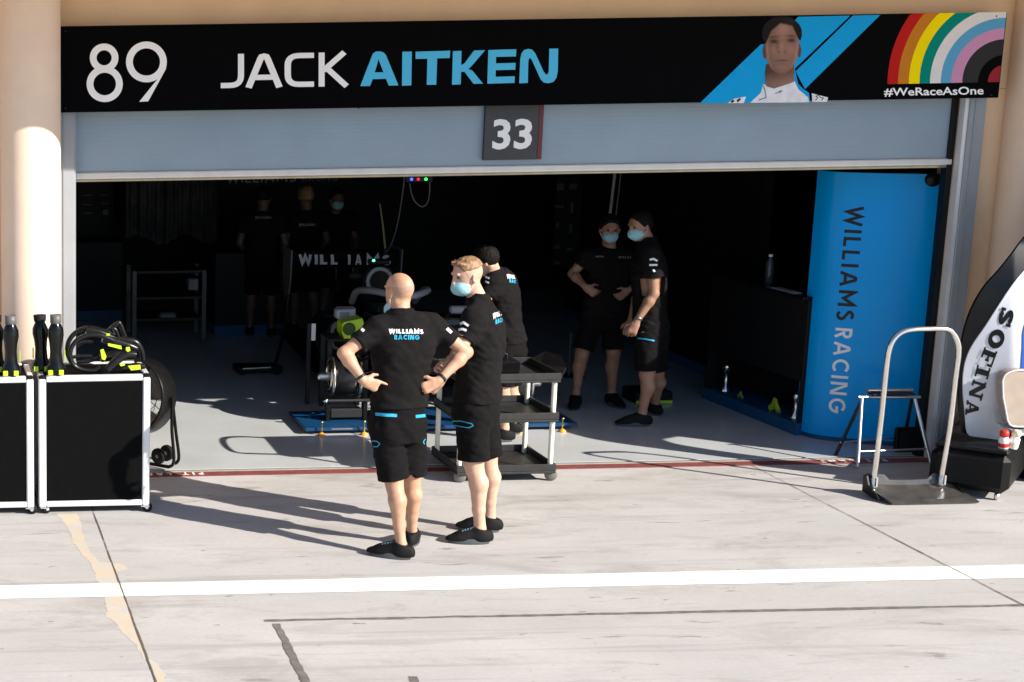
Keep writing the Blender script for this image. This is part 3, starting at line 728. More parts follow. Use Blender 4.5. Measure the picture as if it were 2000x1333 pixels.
# ================================================================== PEOPLE
class Sdf:
    """a figure or garment as one smooth implicit surface on a grid"""
    def __init__(s, lo, hi, h):
        s.lo = np.array(lo, float); s.h = h
        s.n = np.maximum(4, np.ceil((np.array(hi)-s.lo)/h).astype(int)+1)
        s.D = np.full(s.n, 1.0, np.float32)
    def _sl(s, lo, hi):
        i0 = np.clip(np.floor((np.array(lo)-s.lo)/s.h).astype(int), 0, s.n-1)
        i1 = np.clip(np.ceil((np.array(hi)-s.lo)/s.h).astype(int)+1, 1, s.n)
        sl = tuple(slice(a, b) for a, b in zip(i0, i1))
        X = (s.lo[0]+s.h*np.arange(i0[0], i1[0]))[:, None, None]
        Y = (s.lo[1]+s.h*np.arange(i0[1], i1[1]))[None, :, None]
        Z = (s.lo[2]+s.h*np.arange(i0[2], i1[2]))[None, None, :]
        return sl, X, Y, Z
    def put(s, fn, lo, hi, k=0.02, op='u'):
        m = k+3*s.h
        sl, X, Y, Z = s._sl(np.array(lo)-m, np.array(hi)+m)
        if 0 in s.D[sl].shape: return
        d = fn(X, Y, Z).astype(np.float32); D = s.D[sl]
        if op == 'u':
            h = np.clip(0.5+0.5*(D-d)/k, 0, 1); s.D[sl] = D*(1-h)+d*h-k*h*(1-h)
        else:
            d = -d; h = np.clip(0.5-0.5*(D-d)/k, 0, 1); s.D[sl] = D*(1-h)+d*h+k*h*(1-h)
    def cap(s, a, b, r1, r2=None, k=0.02, flat=None, f=1.0, op='u'):
        a = np.array(a, float); b = np.array(b, float); r2 = r1 if r2 is None else r2; ab = b-a; L2 = ab@ab+1e-12
        fv = None if flat is None else nrm(flat)
        def fn(X, Y, Z):
            px, py, pz = X-a[0], Y-a[1], Z-a[2]
            t = np.clip((px*ab[0]+py*ab[1]+pz*ab[2])/L2, 0, 1)
            qx, qy, qz = px-t*ab[0], py-t*ab[1], pz-t*ab[2]
            if fv is not None:
                c = (qx*fv[0]+qy*fv[1]+qz*fv[2])*(1/f-1)
                qx, qy, qz = qx+c*fv[0], qy+c*fv[1], qz+c*fv[2]
            return (np.sqrt(qx*qx+qy*qy+qz*qz)-(r1+(r2-r1)*t))*min(1, f)
        m = max(r1, r2)*max(1, f)
        s.put(fn, np.minimum(a, b)-m, np.maximum(a, b)+m, k, op)
    def ell(s, c, ax, rad, k=0.02, op='u'):
        c = np.array(c, float); ax = np.array(ax, float); rad = np.array(rad, float)
        def fn(X, Y, Z):
            p = [X-c[0], Y-c[1], Z-c[2]]
            q = [p[0]*ax[i][0]+p[1]*ax[i][1]+p[2]*ax[i][2] for i in range(3)]
            k0 = np.sqrt(sum((q[i]/rad[i])**2 for i in range(3))); k1 = np.sqrt(sum((q[i]/rad[i]**2)**2 for i in range(3)))+1e-9
            return k0*(k0-1)/k1
        m = rad.max(); s.put(fn, c-m, c+m, k, op)
    def loft(s, secs, k=0.03, pw=2.3):
        """secs: (centre, half width, half depth, side vector) stacked bottom to top"""
        C = np.array([q[0] for q in secs], float); W = np.array([q[1] for q in secs]); Dp = np.array([q[2] for q in secs]); S = np.array([nrm(q[3]) for q in secs])
        ax = nrm(C[-1]-C[0]); tt = (C-C[0])@ax
        def fn(X, Y, Z):
            X, Y, Z = np.broadcast_arrays(X, Y, Z)
            t = (X-C[0][0])*ax[0]+(Y-C[0][1])*ax[1]+(Z-C[0][2])*ax[2]
            I = lambda arr: np.interp(t, tt, arr)
            cx_, cy_, cz_ = I(C[:, 0]), I(C[:, 1]), I(C[:, 2]); w, dp = I(W), I(Dp); sx, sy, sz = I(S[:, 0]), I(S[:, 1]), I(S[:, 2])
            px, py, pz = X-cx_, Y-cy_, Z-cz_
            u = px*sx+py*sy+pz*sz
            fx, fy, fz = ax[1]*sz-ax[2]*sy, ax[2]*sx-ax[0]*sz, ax[0]*sy-ax[1]*sx
            v = px*fx+py*fy+pz*fz
            d = ((np.abs(u/w)**pw+np.abs(v/dp)**pw)**(1/pw)-1)*np.minimum(w, dp)
            e = np.maximum(-t, t-tt[-1])
            return np.maximum(d, e)
        m = W.max(); s.put(fn, C.min(0)-m, C.max(0)+m, k)
    def cut(s, p, nv, lo=None, hi=None, k=0.006):
        """remove what lies on the +nv side of the plane through p (inside the box lo..hi)"""
        p = np.array(p, float); nv = nrm(nv)
        lo = s.lo if lo is None else lo; hi = s.lo+s.h*s.n if hi is None else hi
        sl, X, Y, Z = s._sl(lo, hi); d = ((X-p[0])*nv[0]+(Y-p[1])*nv[1]+(Z-p[2])*nv[2]).astype(np.float32); D = s.D[sl]
        h = np.clip(0.5-0.5*(D-d)/k, 0, 1); s.D[sl] = D*(1-h)+d*h+k*h*(1-h)
    def folds(s, amp, fr, seed, dirs=None):
        rg = np.random.RandomState(seed); sl, X, Y, Z = s._sl(s.lo, s.lo+s.h*s.n)
        acc = 0
        for i in range(7):
            d = rg.normal(size=3) if dirs is None else np.array(dirs[i % len(dirs)])+rg.normal(size=3)*0.35
            d = nrm(d)*fr*rg.uniform(0.6, 1.5)
            w = rg.normal(size=3)*fr*0.35
            acc = acc+np.sin(X*d[0]+Y*d[1]+Z*d[2]+rg.uniform(0, 6)+1.3*np.sin(X*w[0]+Y*w[1]+Z*w[2]+rg.uniform(0, 6)))
        acc = acc/7; near = np.exp(-(s.D/0.03)**2)
        s.D += (amp*1.6*near*acc).astype(np.float32)
    def mesh(s):
        D = s.D; n = D.shape; neg = D < 0
        c = np.zeros((n[0]-1, n[1]-1, n[2]-1), np.int8)
        for i in (0, 1):
            for j in (0, 1):
                for k in (0, 1): c += neg[i:n[0]-1+i, j:n[1]-1+j, k:n[2]-1+k]
        act = (c > 0) & (c < 8); ids = np.full(act.shape, -1, np.int64); I = np.argwhere(act); ids[act] = np.arange(len(I))
        acc = np.zeros((len(I), 3)); cnt = np.zeros(len(I))
        cor = [(i, j, k) for i in (0, 1) for j in (0, 1) for k in (0, 1)]
        for a in cor:
            for ax_ in range(3):
                if a[ax_]: continue
                b = list(a); b[ax_] = 1
                da = D[I[:, 0]+a[0], I[:, 1]+a[1], I[:, 2]+a[2]]; db = D[I[:, 0]+b[0], I[:, 1]+b[1], I[:, 2]+b[2]]
                x = (da < 0) != (db < 0); t = np.where(x, da/np.where(x, da-db, 1), 0)
                p = np.array(a, float)[None].repeat(len(I), 0); p[:, ax_] += t
                acc[x] += p[x]; cnt[x] += 1
        V = s.lo+s.h*(I+acc/cnt[:, None]); F = []
        for ax_ in range(3):
            o1, o2 = [(1, 2), (2, 0), (0, 1)][ax_]
            A = [slice(None)]*3; B = [slice(None)]*3; A[ax_] = slice(0, -1); B[ax_] = slice(1, None)
            for q in (o1, o2): A[q] = slice(1, -1); B[q] = slice(1, -1)
            na, nb = neg[tuple(A)], neg[tuple(B)]
            E = np.argwhere(na != nb); fl = na[na != nb]
            E = E+np.array([0 if q == ax_ else 1 for q in range(3)])
            def g(d1, d2):
                J = E.copy(); J[:, o1] -= d1; J[:, o2] -= d2; return ids[J[:, 0], J[:, 1], J[:, 2]]
            Q = np.stack([g(1, 1), g(0, 1), g(0, 0), g(1, 0)], 1)
            Q[~fl] = Q[~fl][:, ::-1]; F.append(Q)
        F = np.concatenate(F); F = F[(F >= 0).all(1)]
        # one light smoothing pass
        nb = np.zeros_like(V); ct = np.zeros(len(V))
        for a, b in ((0, 1), (1, 2), (2, 3), (3, 0)):
            np.add.at(nb, F[:, a], V[F[:, b]]); np.add.at(nb, F[:, b], V[F[:, a]]); np.add.at(ct, F[:, a], 1); np.add.at(ct, F[:, b], 1)
        V = 0.6*V+0.4*nb/np.maximum(ct, 1)[:, None]
        return V, F
    def build(s, name, m, parent):
        V, F = s.mesh(); org = np.array(_root(parent).location)
        me = bpy.data.meshes.new(name); me.from_pydata((V-org).tolist(), [], F.tolist())
        me.polygons.foreach_set("use_smooth", [True]*len(F)); me.materials.append(m); me.update()
        return link(name, me, parent)

def rot_about(v, ax, ang):
    ax = nrm(ax); v = np.array(v, float); c, s_ = math.cos(ang), math.sin(ang)
    return v*c+np.cross(ax, v)*s_+ax*(ax@v)*(1-c)

def hand(S, wrist, d, palm, thumb, curl=(0.5, 0.6, 0.5), sc=1.0, point=None, tout=0.8):
    """d = towards the fingers, palm = the way the palm faces, thumb = towards the thumb side"""
    d = nrm(d); palm = nrm(np.array(palm)-d*(np.array(palm)@d)); th = nrm(np.array(thumb)-d*(np.array(thumb)@d)-palm*(np.array(thumb)@palm))
    w = np.array(wrist, float)
    kn = w+d*0.092*sc
    S.cap(w-d*0.01, w+d*0.03*sc, 0.026*sc, 0.030*sc, 0.012, palm, 0.7)
    S.cap(w+d*0.03*sc-th*0.012*sc, kn-th*0.018*sc, 0.026*sc, 0.022*sc, 0.012, palm, 0.62)
    S.cap(w+d*0.03*sc+th*0.010*sc, kn+th*0.018*sc, 0.026*sc, 0.022*sc, 0.012, palm, 0.62)
    for i, (o, L, r) in enumerate(((0.033, 0.072, 0.0092), (0.011, 0.080, 0.0095), (-0.011, 0.074, 0.0092), (-0.032, 0.058, 0.0082))):
        p = kn+th*o*sc-d*0.008*sc; cu = curl if not (point is not None and i in point) else (0.1, 0.1, 0.08)
        dd = nrm(d+th*o*1.6); axis = np.cross(dd, palm)
        ang = 0
        for seg, fr in zip(range(3), (0.46, 0.30, 0.24)):
            ang += cu[seg]*(1+0.08*i); q = p+rot_about(dd, axis, ang)*L*fr*sc
            S.cap(p, q, r*sc*(1-0.07*seg), r*sc*(1-0.07*(seg+1)), 0.006); p = q
    p = w+d*0.028*sc+th*0.024*sc; dd = nrm(d*0.55+th*tout+palm*0.35)
    q = p+dd*0.040*sc; S.cap(p, q, 0.0135*sc, 0.011*sc, 0.010)
    dd = nrm(d*0.85+th*tout*0.45+palm*0.35); e = q+dd*0.034*sc; S.cap(q, e, 0.011*sc, 0.0085*sc, 0.006)

M_skin = {}
def skin(nm, col): return mat(nm, col, 0.5, var=0.10, scale=22, sss=0.06, bump=0.03, bscale=90)
M_shirt = mat("black_shirt_cloth", (0.0085, 0.0072, 0.0075), 0.9, var=0.18, scale=30, bump=0.25, bscale=260, spec=0.12)
M_short = mat("black_shorts_cloth", (0.006, 0.0052, 0.0055), 0.9, var=0.18, scale=24, bump=0.25, bscale=240, spec=0.12)
M_shoe = mat("black_shoe_knit", (0.006, 0.006, 0.0065), 0.7, spec=0.2, var=0.25, scale=60, bump=0.2, bscale=300)
M_sole = mat("dark_sole", (0.060, 0.066, 0.070), 0.6)
M_mask = mat("mask_blue", (0.30, 0.56, 0.62), 0.8, var=0.08, scale=16, bump=0.3, bscale=40)
M_eye = mat("eye_dark", (0.02, 0.015, 0.012), 0.2)
M_band = mat("black_wristband", (0.01, 0.01, 0.01), 0.5)

def project(root, target, segs, direction, m, name, lift=0.004, parent=None):
    """lay flat 2-D print on a garment: segs = [(3-D verts, faces)] pushed along direction until they meet it"""
    me = target.data; org = np.array(root.location)
    bv = BVHTree.FromPolygons([v.co.copy() for v in me.vertices], [tuple(p.vertices) for p in me.polygons])
    d = Vector(nrm(direction)); mb = MB()
    for vs, fs, k in segs:
        out = []; bad = set()
        for i, v in enumerate(vs):
            h = bv.ray_cast(Vector(np.array(v)-org)-d*0.8, d, 2.0)
            if h[0] is None: bad.add(i); out.append(np.array(v)); continue
            out.append(np.array(h[0])+org-np.array(d)*(lift+0.0008*k))
        fs = [f for f in fs if not bad & set(f) and max(np.linalg.norm(out[a]-out[b]) for a in f for b in f) < 0.09]
        if fs:
            use = sorted({i for f in fs for i in f}); ix = {a: b for b, a in enumerate(use)}
            mb.add([out[i] for i in use], [[ix[i] for i in f] for f in fs])
    if not mb.v: return None
    return part(name, mb, m, parent or root, fix=False)
def seg_words(text, w, org, ux, uy, length, height, gap=0.14):
    wd, L = word(text, w, gap); out = []; ux, uy = nrm(ux), nrm(uy); org = np.array(org, float)
    for vs, fs, k in wd: out.append(([org+ux*v[0]*length/L+uy*v[1]*height for v in vs], fs, k))
    return out
def seg_line(pts, w, up, closed=False, sub=6):
    """a printed line through 3-D points, width w, facing across `up` directions"""
    P = []
    pts = [np.array(p, float) for p in pts]
    m = len(pts) if closed else len(pts)-1
    for i in range(m):
        a, b = pts[i], pts[(i+1) % len(pts)]
        P += [a+(b-a)*k/sub for k in range(sub)]
    if not closed: P.append(pts[-1])
    out = []; n = len(P); up = nrm(up); Ls = []
    view = nrm(np.array(CAM)-pts[0])
    for i in range(n):
        t = P[(i+1) % n]-P[i-1] if closed else P[min(i+1, n-1)]-P[max(i-1, 0)]
        q = nrm(np.cross(view, t)); Ls.append((P[i]+q*w/2, P[i]-q*w/2))
    vs = [v for pr in Ls for v in pr]; fs = [(2*i, 2*i+1, 2*((i+1) % n)+1, 2*((i+1) % n)) for i in range(n if closed else n-1)]
    return [(vs, fs, 0)]

def person(label, J, skin_m, h=0.006, build=1.0, hair=None, hair_m=None, mask=None, hands=None, folds=1.0, seed=1, group=None, sleeve=0.62, shoes=True, detail=True, belly=0.0, stubble=None):
    """J: joints in world metres. Returns the thing and its garments for print."""
    base = (np.array(J['ankL'])+np.array(J['ankR']))/2; base[2] = 0.0 if base[1] < 0.06 else 0.010
    t = thing("person", label, "person", base, group)
    for k in J: J[k] = np.array(J[k], float)
    hip = (J['hipL']+J['hipR'])/2; shc = (J['shL']+J['shR'])/2; up = nrm(shc-hip)
    sh_side = nrm(J['shR']-J['shL']); hp_side = nrm(J['hipR']-J['hipL'])
    mix = lambda a: nrm(hp_side*(1-a)+sh_side*a)
    front = nrm(np.cross(np.array((0, 0, 1.)), hp_side)); sfront = nrm(np.cross(np.array((0, 0, 1.)), sh_side))
    B = build; L = np.linalg.norm(shc-hip); at_ = lambda a: hip+(shc-hip)*a
    allp = np.array([J[k] for k in J if k not in ('hfwd', 'hup', 'short')])
    lo, hi = allp.min(0)-0.28, allp.max(0)+0.28; lo[2] = max(lo[2], base[2]-0.01)
    neck = J['neck']; hc = J['head']; hf = nrm(J['hfwd']); hu = nrm(J.get('hup', (0, 0, 1))); hr = nrm(np.cross(hf, hu)); hu = np.cross(hr, hf)
    HA = np.array([hr, hf, hu])
    secs = [(hip-up*0.10, 0.135*B, 0.10*B, hp_side), (hip, 0.168*B, 0.118*B, hp_side), (at_(0.28), (0.150+belly*.3)*B, (0.103+belly)*B, mix(.3)), (at_(0.48), 0.150*B, (0.105+belly*.6)*B, mix(.5)),
            (at_(0.74), 0.172*B, 0.118*B, mix(.8)), (at_(0.92), 0.178*B, 0.105*B, sh_side), (at_(1.03), 0.140*B, 0.082*B, sh_side), (at_(1.10), 0.075*B, 0.062*B, sh_side)]
    # ---- skin: head, neck, arms, hands, legs, one surface
    S = Sdf(lo, hi, h)
    S.loft([(c, w*0.88, d*0.88, s_) for c, w, d, s_ in secs], 0.03)
    S.cap(neck-up*0.03, hc-hu*0.05-hf*0.015, 0.060, 0.054, 0.03)
    S.ell(hc+hu*0.022-hf*0.010, HA, (0.077, 0.098, 0.094), 0.02)
    S.ell(hc-hu*0.045+hf*0.028, HA, (0.060, 0.066, 0.072), 0.025)
    S.ell(hc-hu*0.096+hf*0.066, HA, (0.026, 0.022, 0.020), 0.025)
    S.cap(hc-hu*0.060-hf*0.02+hr*0.05, hc-hu*0.09+hf*0.05+hr*0.02, 0.014, 0.012, 0.03); S.cap(hc-hu*0.060-hf*0.02-hr*0.05, hc-hu*0.09+hf*0.05-hr*0.02, 0.014, 0.012, 0.03)
    S.cap(hc+hu*0.022+hf*0.086, hc-hu*0.028+hf*0.108, 0.009, 0.0125, 0.010)
    S.cap(hc-hu*0.026+hf*0.098-hr*0.010, hc-hu*0.026+hf*0.098+hr*0.010, 0.0085, 0.0085, 0.008)
    S.cap(hc+hu*0.034+hf*0.084-hr*0.035, hc+hu*0.034+hf*0.084+hr*0.035, 0.008, 0.008, 0.012)
    for sg in (-1, 1):
        S.ell(hc+hu*0.012+hf*0.088+hr*0.032*sg, HA, (0.016, 0.012, 0.010), 0.008, 's')
        e = hc-hu*0.012-hf*0.006+hr*0.080*sg
        EA = np.array([nrm(hr*sg+hf*-0.35), nrm(hf+hr*sg*0.35), hu])
        S.ell(e, EA, (0.010, 0.019, 0.032), 0.006); S.ell(e+hr*0.010*sg+hf*0.004, EA, (0.007, 0.009, 0.018), 0.005, 's')
    S.cap(hc-hu*0.062+hf*0.088-hr*0.022, hc-hu*0.062+hf*0.088+hr*0.022, 0.006, 0.006, 0.006); S.cap(hc-hu*0.067+hf*0.097-hr*0.018, hc-hu*0.067+hf*0.097+hr*0.018, 0.0022, 0.0022, 0.003, op='s')
    for sd_ in 'LR':
        sh, el, wr = J['sh'+sd_], J['el'+sd_], J['wr'+sd_]
        S.cap(sh+(el-sh)*0.12-up*0.01, el, 0.047*B, 0.038*B, 0.03); S.ell(sh-up*0.02, np.eye(3), (0.048*B,)*3, 0.03)
        f1 = el+(wr-el)*0.28; S.cap(el, f1, 0.037*B, 0.040*B, 0.02); S.cap(f1, wr, 0.040*B, 0.024*B, 0.02)
        if hands and sd_ in hands: hand(S, wr, **hands[sd_])
        else: hand(S, wr, wr-el, np.cross(wr-el, (0, 0, 1)) if abs(nrm(wr-el)[2]) < .9 else hp_side, (0, 0, 1) if abs(nrm(wr-el)[2]) < .9 else front)
        hp, kn, an = J['hip'+sd_], J['kn'+sd_], J['ank'+sd_]
        S.cap(hp, kn, 0.085*B, 0.056*B, 0.03)
        kd = nrm(an-kn); back = nrm(front*-1-kd*((front*-1)@kd))
        S.cap(kn, kn+(an-kn)*0.12, 0.054*B, 0.050*B, 0.02)
        S.cap(kn+(an-kn)*0.08, kn+(an-kn)*0.33+back*0.020, 0.046*B, 0.054*B, 0.025); S.cap(kn+(an-kn)*0.33+back*0.020, kn+(an-kn)*0.72+back*0.004, 0.053*B, 0.035*B, 0.02); S.cap(kn+(an-kn)*0.72+back*0.004, an, 0.034*B, 0.031*B, 0.02); S.ell(kn-back*0.030, np.eye(3), (0.034, 0.034, 0.042), 0.03); S.cap(an-back*-0.02+kd*0.0, an+back*0.012-kd*0.10, 0.014, 0.012, 0.025); S.ell(an+hp_side*0.026, np.eye(3), (0.012,)*3, 0.015); S.ell(an-hp_side*0.026, np.eye(3), (0.012,)*3, 0.015)
        S.cap(an, an-np.array((0, 0, 0.05)), 0.034, 0.036, 0.02)
    body = S.build("body", skin_m, t)
    out = {'thing': t, 'body': body}
    # ---- shirt
    hem = J.get('hem', at_(-0.02))
    T = Sdf(np.minimum(np.minimum(hip-0.42, J['elL']-0.14), J['elR']-0.14), np.maximum(np.maximum(np.maximum(shc+0.34, hip+0.42), J['elL']+.14), J['elR']+.14), h)
    g = 0.020
    ss = [(hip-up*0.14, 0.170*B+g, 0.122*B+g, hp_side)]+[(c, w+g+0.004, d+g, s_) for c, w, d, s_ in secs[1:-2]]
    ss += [(secs[-2][0], secs[-2][1]+0.012, secs[-2][2]+0.014, sh_side), (secs[-1][0]+up*0.01, secs[-1][1]+0.008, secs[-1][2]+0.010, sh_side), (neck-up*0.022, 0.068, 0.070, sh_side), (neck+up*0.006, 0.062, 0.064, sh_side)]
    T.loft(ss, 0.03)
    for sd_ in 'LR':
        sh, el = J['sh'+sd_], J['el'+sd_]; e = sh+(el-sh)*sleeve; dn = nrm(el-sh)
        T.cap(neck-up*0.045, sh-up*0.012, 0.050, 0.052*B, 0.05)
        T.ell(sh-up*0.022, np.eye(3), (0.060*B,)*3, 0.05); T.cap(sh-up*0.016, e+dn*0.06, 0.060*B, 0.064*B, 0.05)
    T.folds(0.006*folds, 44, seed, [(0.3, 0.2, 1.0), (0.9, 0.3, 0.6), (-0.7, 0.2, 0.8)]); T.folds(0.0032*folds, 100, seed+40, [(0.2, 0.2, 1.0), (0.7, 0.3, 0.8), (-0.6, 0.2, 0.8)])
    for sd_ in 'LR':
        sh, el = J['sh'+sd_], J['el'+sd_]; e = sh+(el-sh)*sleeve; dn = nrm(el-sh)
        # sleeve end: cut only near the arm
        r_ = 0.115; sl, X, Y, Z = T._sl(e-0.16, e+0.16); px, py, pz = X-e[0], Y-e[1], Z-e[2]; al = px*dn[0]+py*dn[1]+pz*dn[2]
        rad = np.sqrt(np.maximum((px-al*dn[0])**2+(py-al*dn[1])**2+(pz-al*dn[2])**2, 0)); D = T.D[sl]
        T.D[sl] = np.where((rad < r_) & (al > -0.03), np.maximum(D, al), D)
    T.cut(hem, nrm(np.array((0, 0, -1.))+0.0*up))
    T.cut(neck-up*0.006+sfront*0.02, up+sfront*0.35, neck-0.12, neck+0.14)
    out['shirt'] = T.build("polo_shirt", M_shirt, t)
    if detail:
        mb = MB(); cn = neck-up*0.016; k = 22; rings = []
        for z_, r_ in ((-0.012, 0.074), (0.016, 0.071), (0.026, 0.068), (0.016, 0.0655), (-0.012, 0.066)):
            rings.append([cn+up*z_*1.0+sh_side*r_*math.cos(2*math.pi*i/k)+sfront*(r_*1.0*math.sin(2*math.pi*i/k))-up*0.02*max(0, math.sin(2*math.pi*i/k)) for i in range(k)])
        mb.loft(rings, caps=False); c = part("collar", mb, M_shirt, out['shirt']); 
    # ---- shorts
    sv = J.get('short', 0.93)
    P = Sdf(np.minimum(hip-0.34, np.minimum(J['knL'], J['knR'])-0.18), np.maximum(hip+0.34, np.maximum(J['knL'], J['knR'])+0.2), h)
    P.loft([(hip-up*0.13, 0.150*B, 0.122*B, hp_side), (hip-up*0.05, 0.175*B, 0.132*B, hp_side), (hip+up*0.06, 0.168*B, 0.122*B, hp_side), (hip+up*0.14, 0.158*B, 0.114*B, hp_side)], 0.04)
    for sd_ in 'LR':
        hp, kn = J['hip'+sd_], J['kn'+sd_]; e = hp+(kn-hp)*(sv+0.1)
        P.cap(hp-up*0.02, e, 0.098*B, 0.090*B, 0.022)
    P.folds(0.006*folds, 40, seed+5, [(0.4, 0.3, 0.8), (-0.6, 0.3, 0.7), (0.9, 0.1, 0.2)]); P.folds(0.0030*folds, 90, seed+45, [(0.5, 0.3, 0.8), (-0.6, 0.3, 0.7), (0.2, 0.1, 0.9)])
    for sd_ in 'LR':
        hp, kn = J['hip'+sd_], J['kn'+sd_]; e = hp+(kn-hp)*sv; dn = nrm(kn-hp)
        sl, X, Y, Z = P._sl(e-0.2, e+0.2); px, py, pz = X-e[0], Y-e[1], Z-e[2]; al = px*dn[0]+py*dn[1]+pz*dn[2]
        rad = np.sqrt(np.maximum((px-al*dn[0])**2+(py-al*dn[1])**2+(pz-al*dn[2])**2, 0)); D = P.D[sl]
        P.D[sl] = np.where((rad < 0.14) & (al > -0.05), np.maximum(D, al), D)
    out['shorts'] = P.build("shorts", M_short, t)
    # ---- shoes
    if shoes:
        for sd_ in 'LR':
            an, toe = J['ank'+sd_], J['toe'+sd_]; z0 = base[2]; d = np.array((toe[0]-an[0], toe[1]-an[1], 0)); d = nrm(d); q = np.array((-d[1], d[0], 0)); zv = np.array((0, 0, 1.))
            gp = np.array((an[0], an[1], z0)); AX = np.array([d, q, zv]); heel = gp-d*0.055; tp = gp+d*0.185
            K = Sdf(gp-0.27, gp+0.27+np.array((0, 0, 0.0)), min(h, 0.006))
            K.ell(heel+d*0.02+zv*0.045, AX, (0.058, 0.040, 0.058), 0.03); K.ell(gp+d*0.055+zv*0.044, AX, (0.105, 0.041, 0.053), 0.03); K.ell(gp+d*0.130+zv*0.027, AX, (0.090, 0.045, 0.036), 0.03)
            K.cap(gp+d*0.03+zv*0.078, gp+d*0.125+zv*0.036, 0.036, 0.034, 0.03)
            K.cap(gp+zv*0.05+d*0.005, gp+zv*0.112-d*0.004, 0.048, 0.045, 0.03)
            K.cut(gp+zv*0.106, zv-d*0.25); K.cut(gp+zv*0.018, -zv)
            so = K.build("shoe", M_shoe, t)
            mb = MB(); out2 = []
            for i in range(28):
                a = 2*math.pi*i/28; x = 0.065+0.130*math.cos(a); w_ = 0.043+0.007*math.sin((x+0.06)*9); out2.append(gp+d*x+q*w_*math.copysign(abs(math.sin(a))**0.75, math.sin(a)))
            r1 = [p+zv*0.001 for p in out2]; r2 = [gp+d*0.065+(p-gp-d*0.065)*1.03+zv*0.020 for p in out2]; r3 = [gp+d*0.065+(p-gp-d*0.065)*0.97+zv*0.038 for p in out2]
            mb.loft([r1, r2, r3]); part("sole", mb, M_sole, so)
            out['shoe'+sd_] = so; out['axs'+sd_] = (gp, d, q)
    # ---- hair
    if hair:
        Hh = Sdf(hc-0.17, hc+0.19, min(h, 0.006))
        th, back_lo, front_hi, rough_ = hair[:4]; side_lo = hair[4] if len(hair) > 4 else 0.0
        Hh.ell(hc+hu*0.024-hf*0.012, HA, (0.078+th, 0.099+th, 0.095+th), 0.01)
        if rough_ > 0:
            rg = np.random.RandomState(seed)
            for i in range(46):
                a = rg.uniform(-1, 1, 3)*np.array((0.055, 0.075, 0)); p0 = hc+hr*a[0]+hf*(a[1]+0.005)+hu*(0.10-2.2*(a[0]**2+a[1]**2)+th*0.6)
                Hh.cap(p0, p0+nrm(hf*0.8+hu*0.9+hr*rg.normal()*0.3)*rough_*rg.uniform(.5, 1), 0.010, 0.004, 0.008)
        # face and neck lines
        Hh.cut(hc+hf*0.055+hu*front_hi, nrm(hf-hu*0.55)); 
        sl, X, Y, Z = Hh._sl(hc-0.2, hc+0.2)
        u_ = (X-hc[0])*hu[0]+(Y-hc[1])*hu[1]+(Z-hc[2])*hu[2]; f_ = (X-hc[0])*hf[0]+(Y-hc[1])*hf[1]+(Z-hc[2])*hf[2]
        low = np.where(f_ < -0.02, back_lo, np.where(f_ > 0.045, 0.045, side_lo))
        Hh.D[sl] = np.maximum(Hh.D[sl], (low-u_).astype(np.float32))
        Hh.folds(0.003, 140, seed+2)
        out['hair'] = Hh.build("hair", hair_m, t)
    if stubble is not None:
        Q = Sdf(hc-0.15, hc+0.16, min(h, 0.006)); Q.ell(hc+hu*0.022-hf*0.010, HA, (0.0779, 0.0989, 0.0949), 0.01)
        sl, X, Y, Z = Q._sl(hc-0.2, hc+0.2)
        u_ = (X-hc[0])*hu[0]+(Y-hc[1])*hu[1]+(Z-hc[2])*hu[2]; f_ = (X-hc[0])*hf[0]+(Y-hc[1])*hf[1]+(Z-hc[2])*hf[2]
        lim = np.maximum(np.maximum((-0.040-0.3*f_)-u_, u_-stubble[1]), f_-0.035-0.3*u_)
        Q.D[sl] = np.maximum(Q.D[sl], lim.astype(np.float32)); Q.build("cropped_hair", stubble[0], t)
    # ---- eyes
    if detail:
        for sg in (-1, 1):
            c = hc+hu*0.013+hf*0.0815+hr*0.032*sg; mb = MB(); mb.lathe([(0.0, -0.006), (0.008, -0.004), (0.0105, 0), (0.008, 0.004), (0, 0.006)], c, hf, 12)
            part("eye", mb, M_eye, t)
    # ---- face mask
    if mask is not None:
        dy = mask
        K = Sdf(hc-0.17, hc+0.17, min(h, 0.005))
        K.ell(hc-hu*(0.050-dy)+hf*0.045, HA, (0.066, 0.075, 0.062), 0.02); K.cap(hc-hu*(0.022-dy)+hf*0.095, hc-hu*(0.05-dy)+hf*0.11, 0.014, 0.016, 0.02)
        K.cut(hc+hf*0.022, -hf); K.cut(hc-hu*(0.004-dy)+hf*0.05, hu+hf*-0.15); K.folds(0.002, 120, seed+9, [(0, 0, 1)])
        mk = K.build("face_mask", M_mask, t)
        for sg in (-1, 1):
            mb = MB()
            for dz in (-0.075, -0.015):
                mb.tube([hc+hu*(dz+dy)+hf*0.035+hr*0.060*sg, hc+hu*(dz*0.5+dy*.5)+hf*0.0+hr*0.079*sg, hc-hu*0.008-hf*0.012+hr*0.084*sg], 0.0016, 5)
            part("ear_loop", mb, M_wht, mk)
    return out
def wristband(t, J, sd_, m=M_band, r=0.030, w=0.018, off=0.03):
    wr, el = np.array(J['wr'+sd_]), np.array(J['el'+sd_]); d = nrm(el-wr); c = wr+d*off
    mb = MB(); mb.lathe([(r+0.002, -w/2), (r+0.006, -w/4), (r+0.006, w/4), (r+0.002, w/2)], c, d, 24); part("wristband", mb, m, t)

# --- pixel joints on vertical planes of depth Y
def joints(**kw):
    return {k: (fa(*v) if k not in ('hfwd', 'hup', 'short') else v) for k, v in kw.items()}

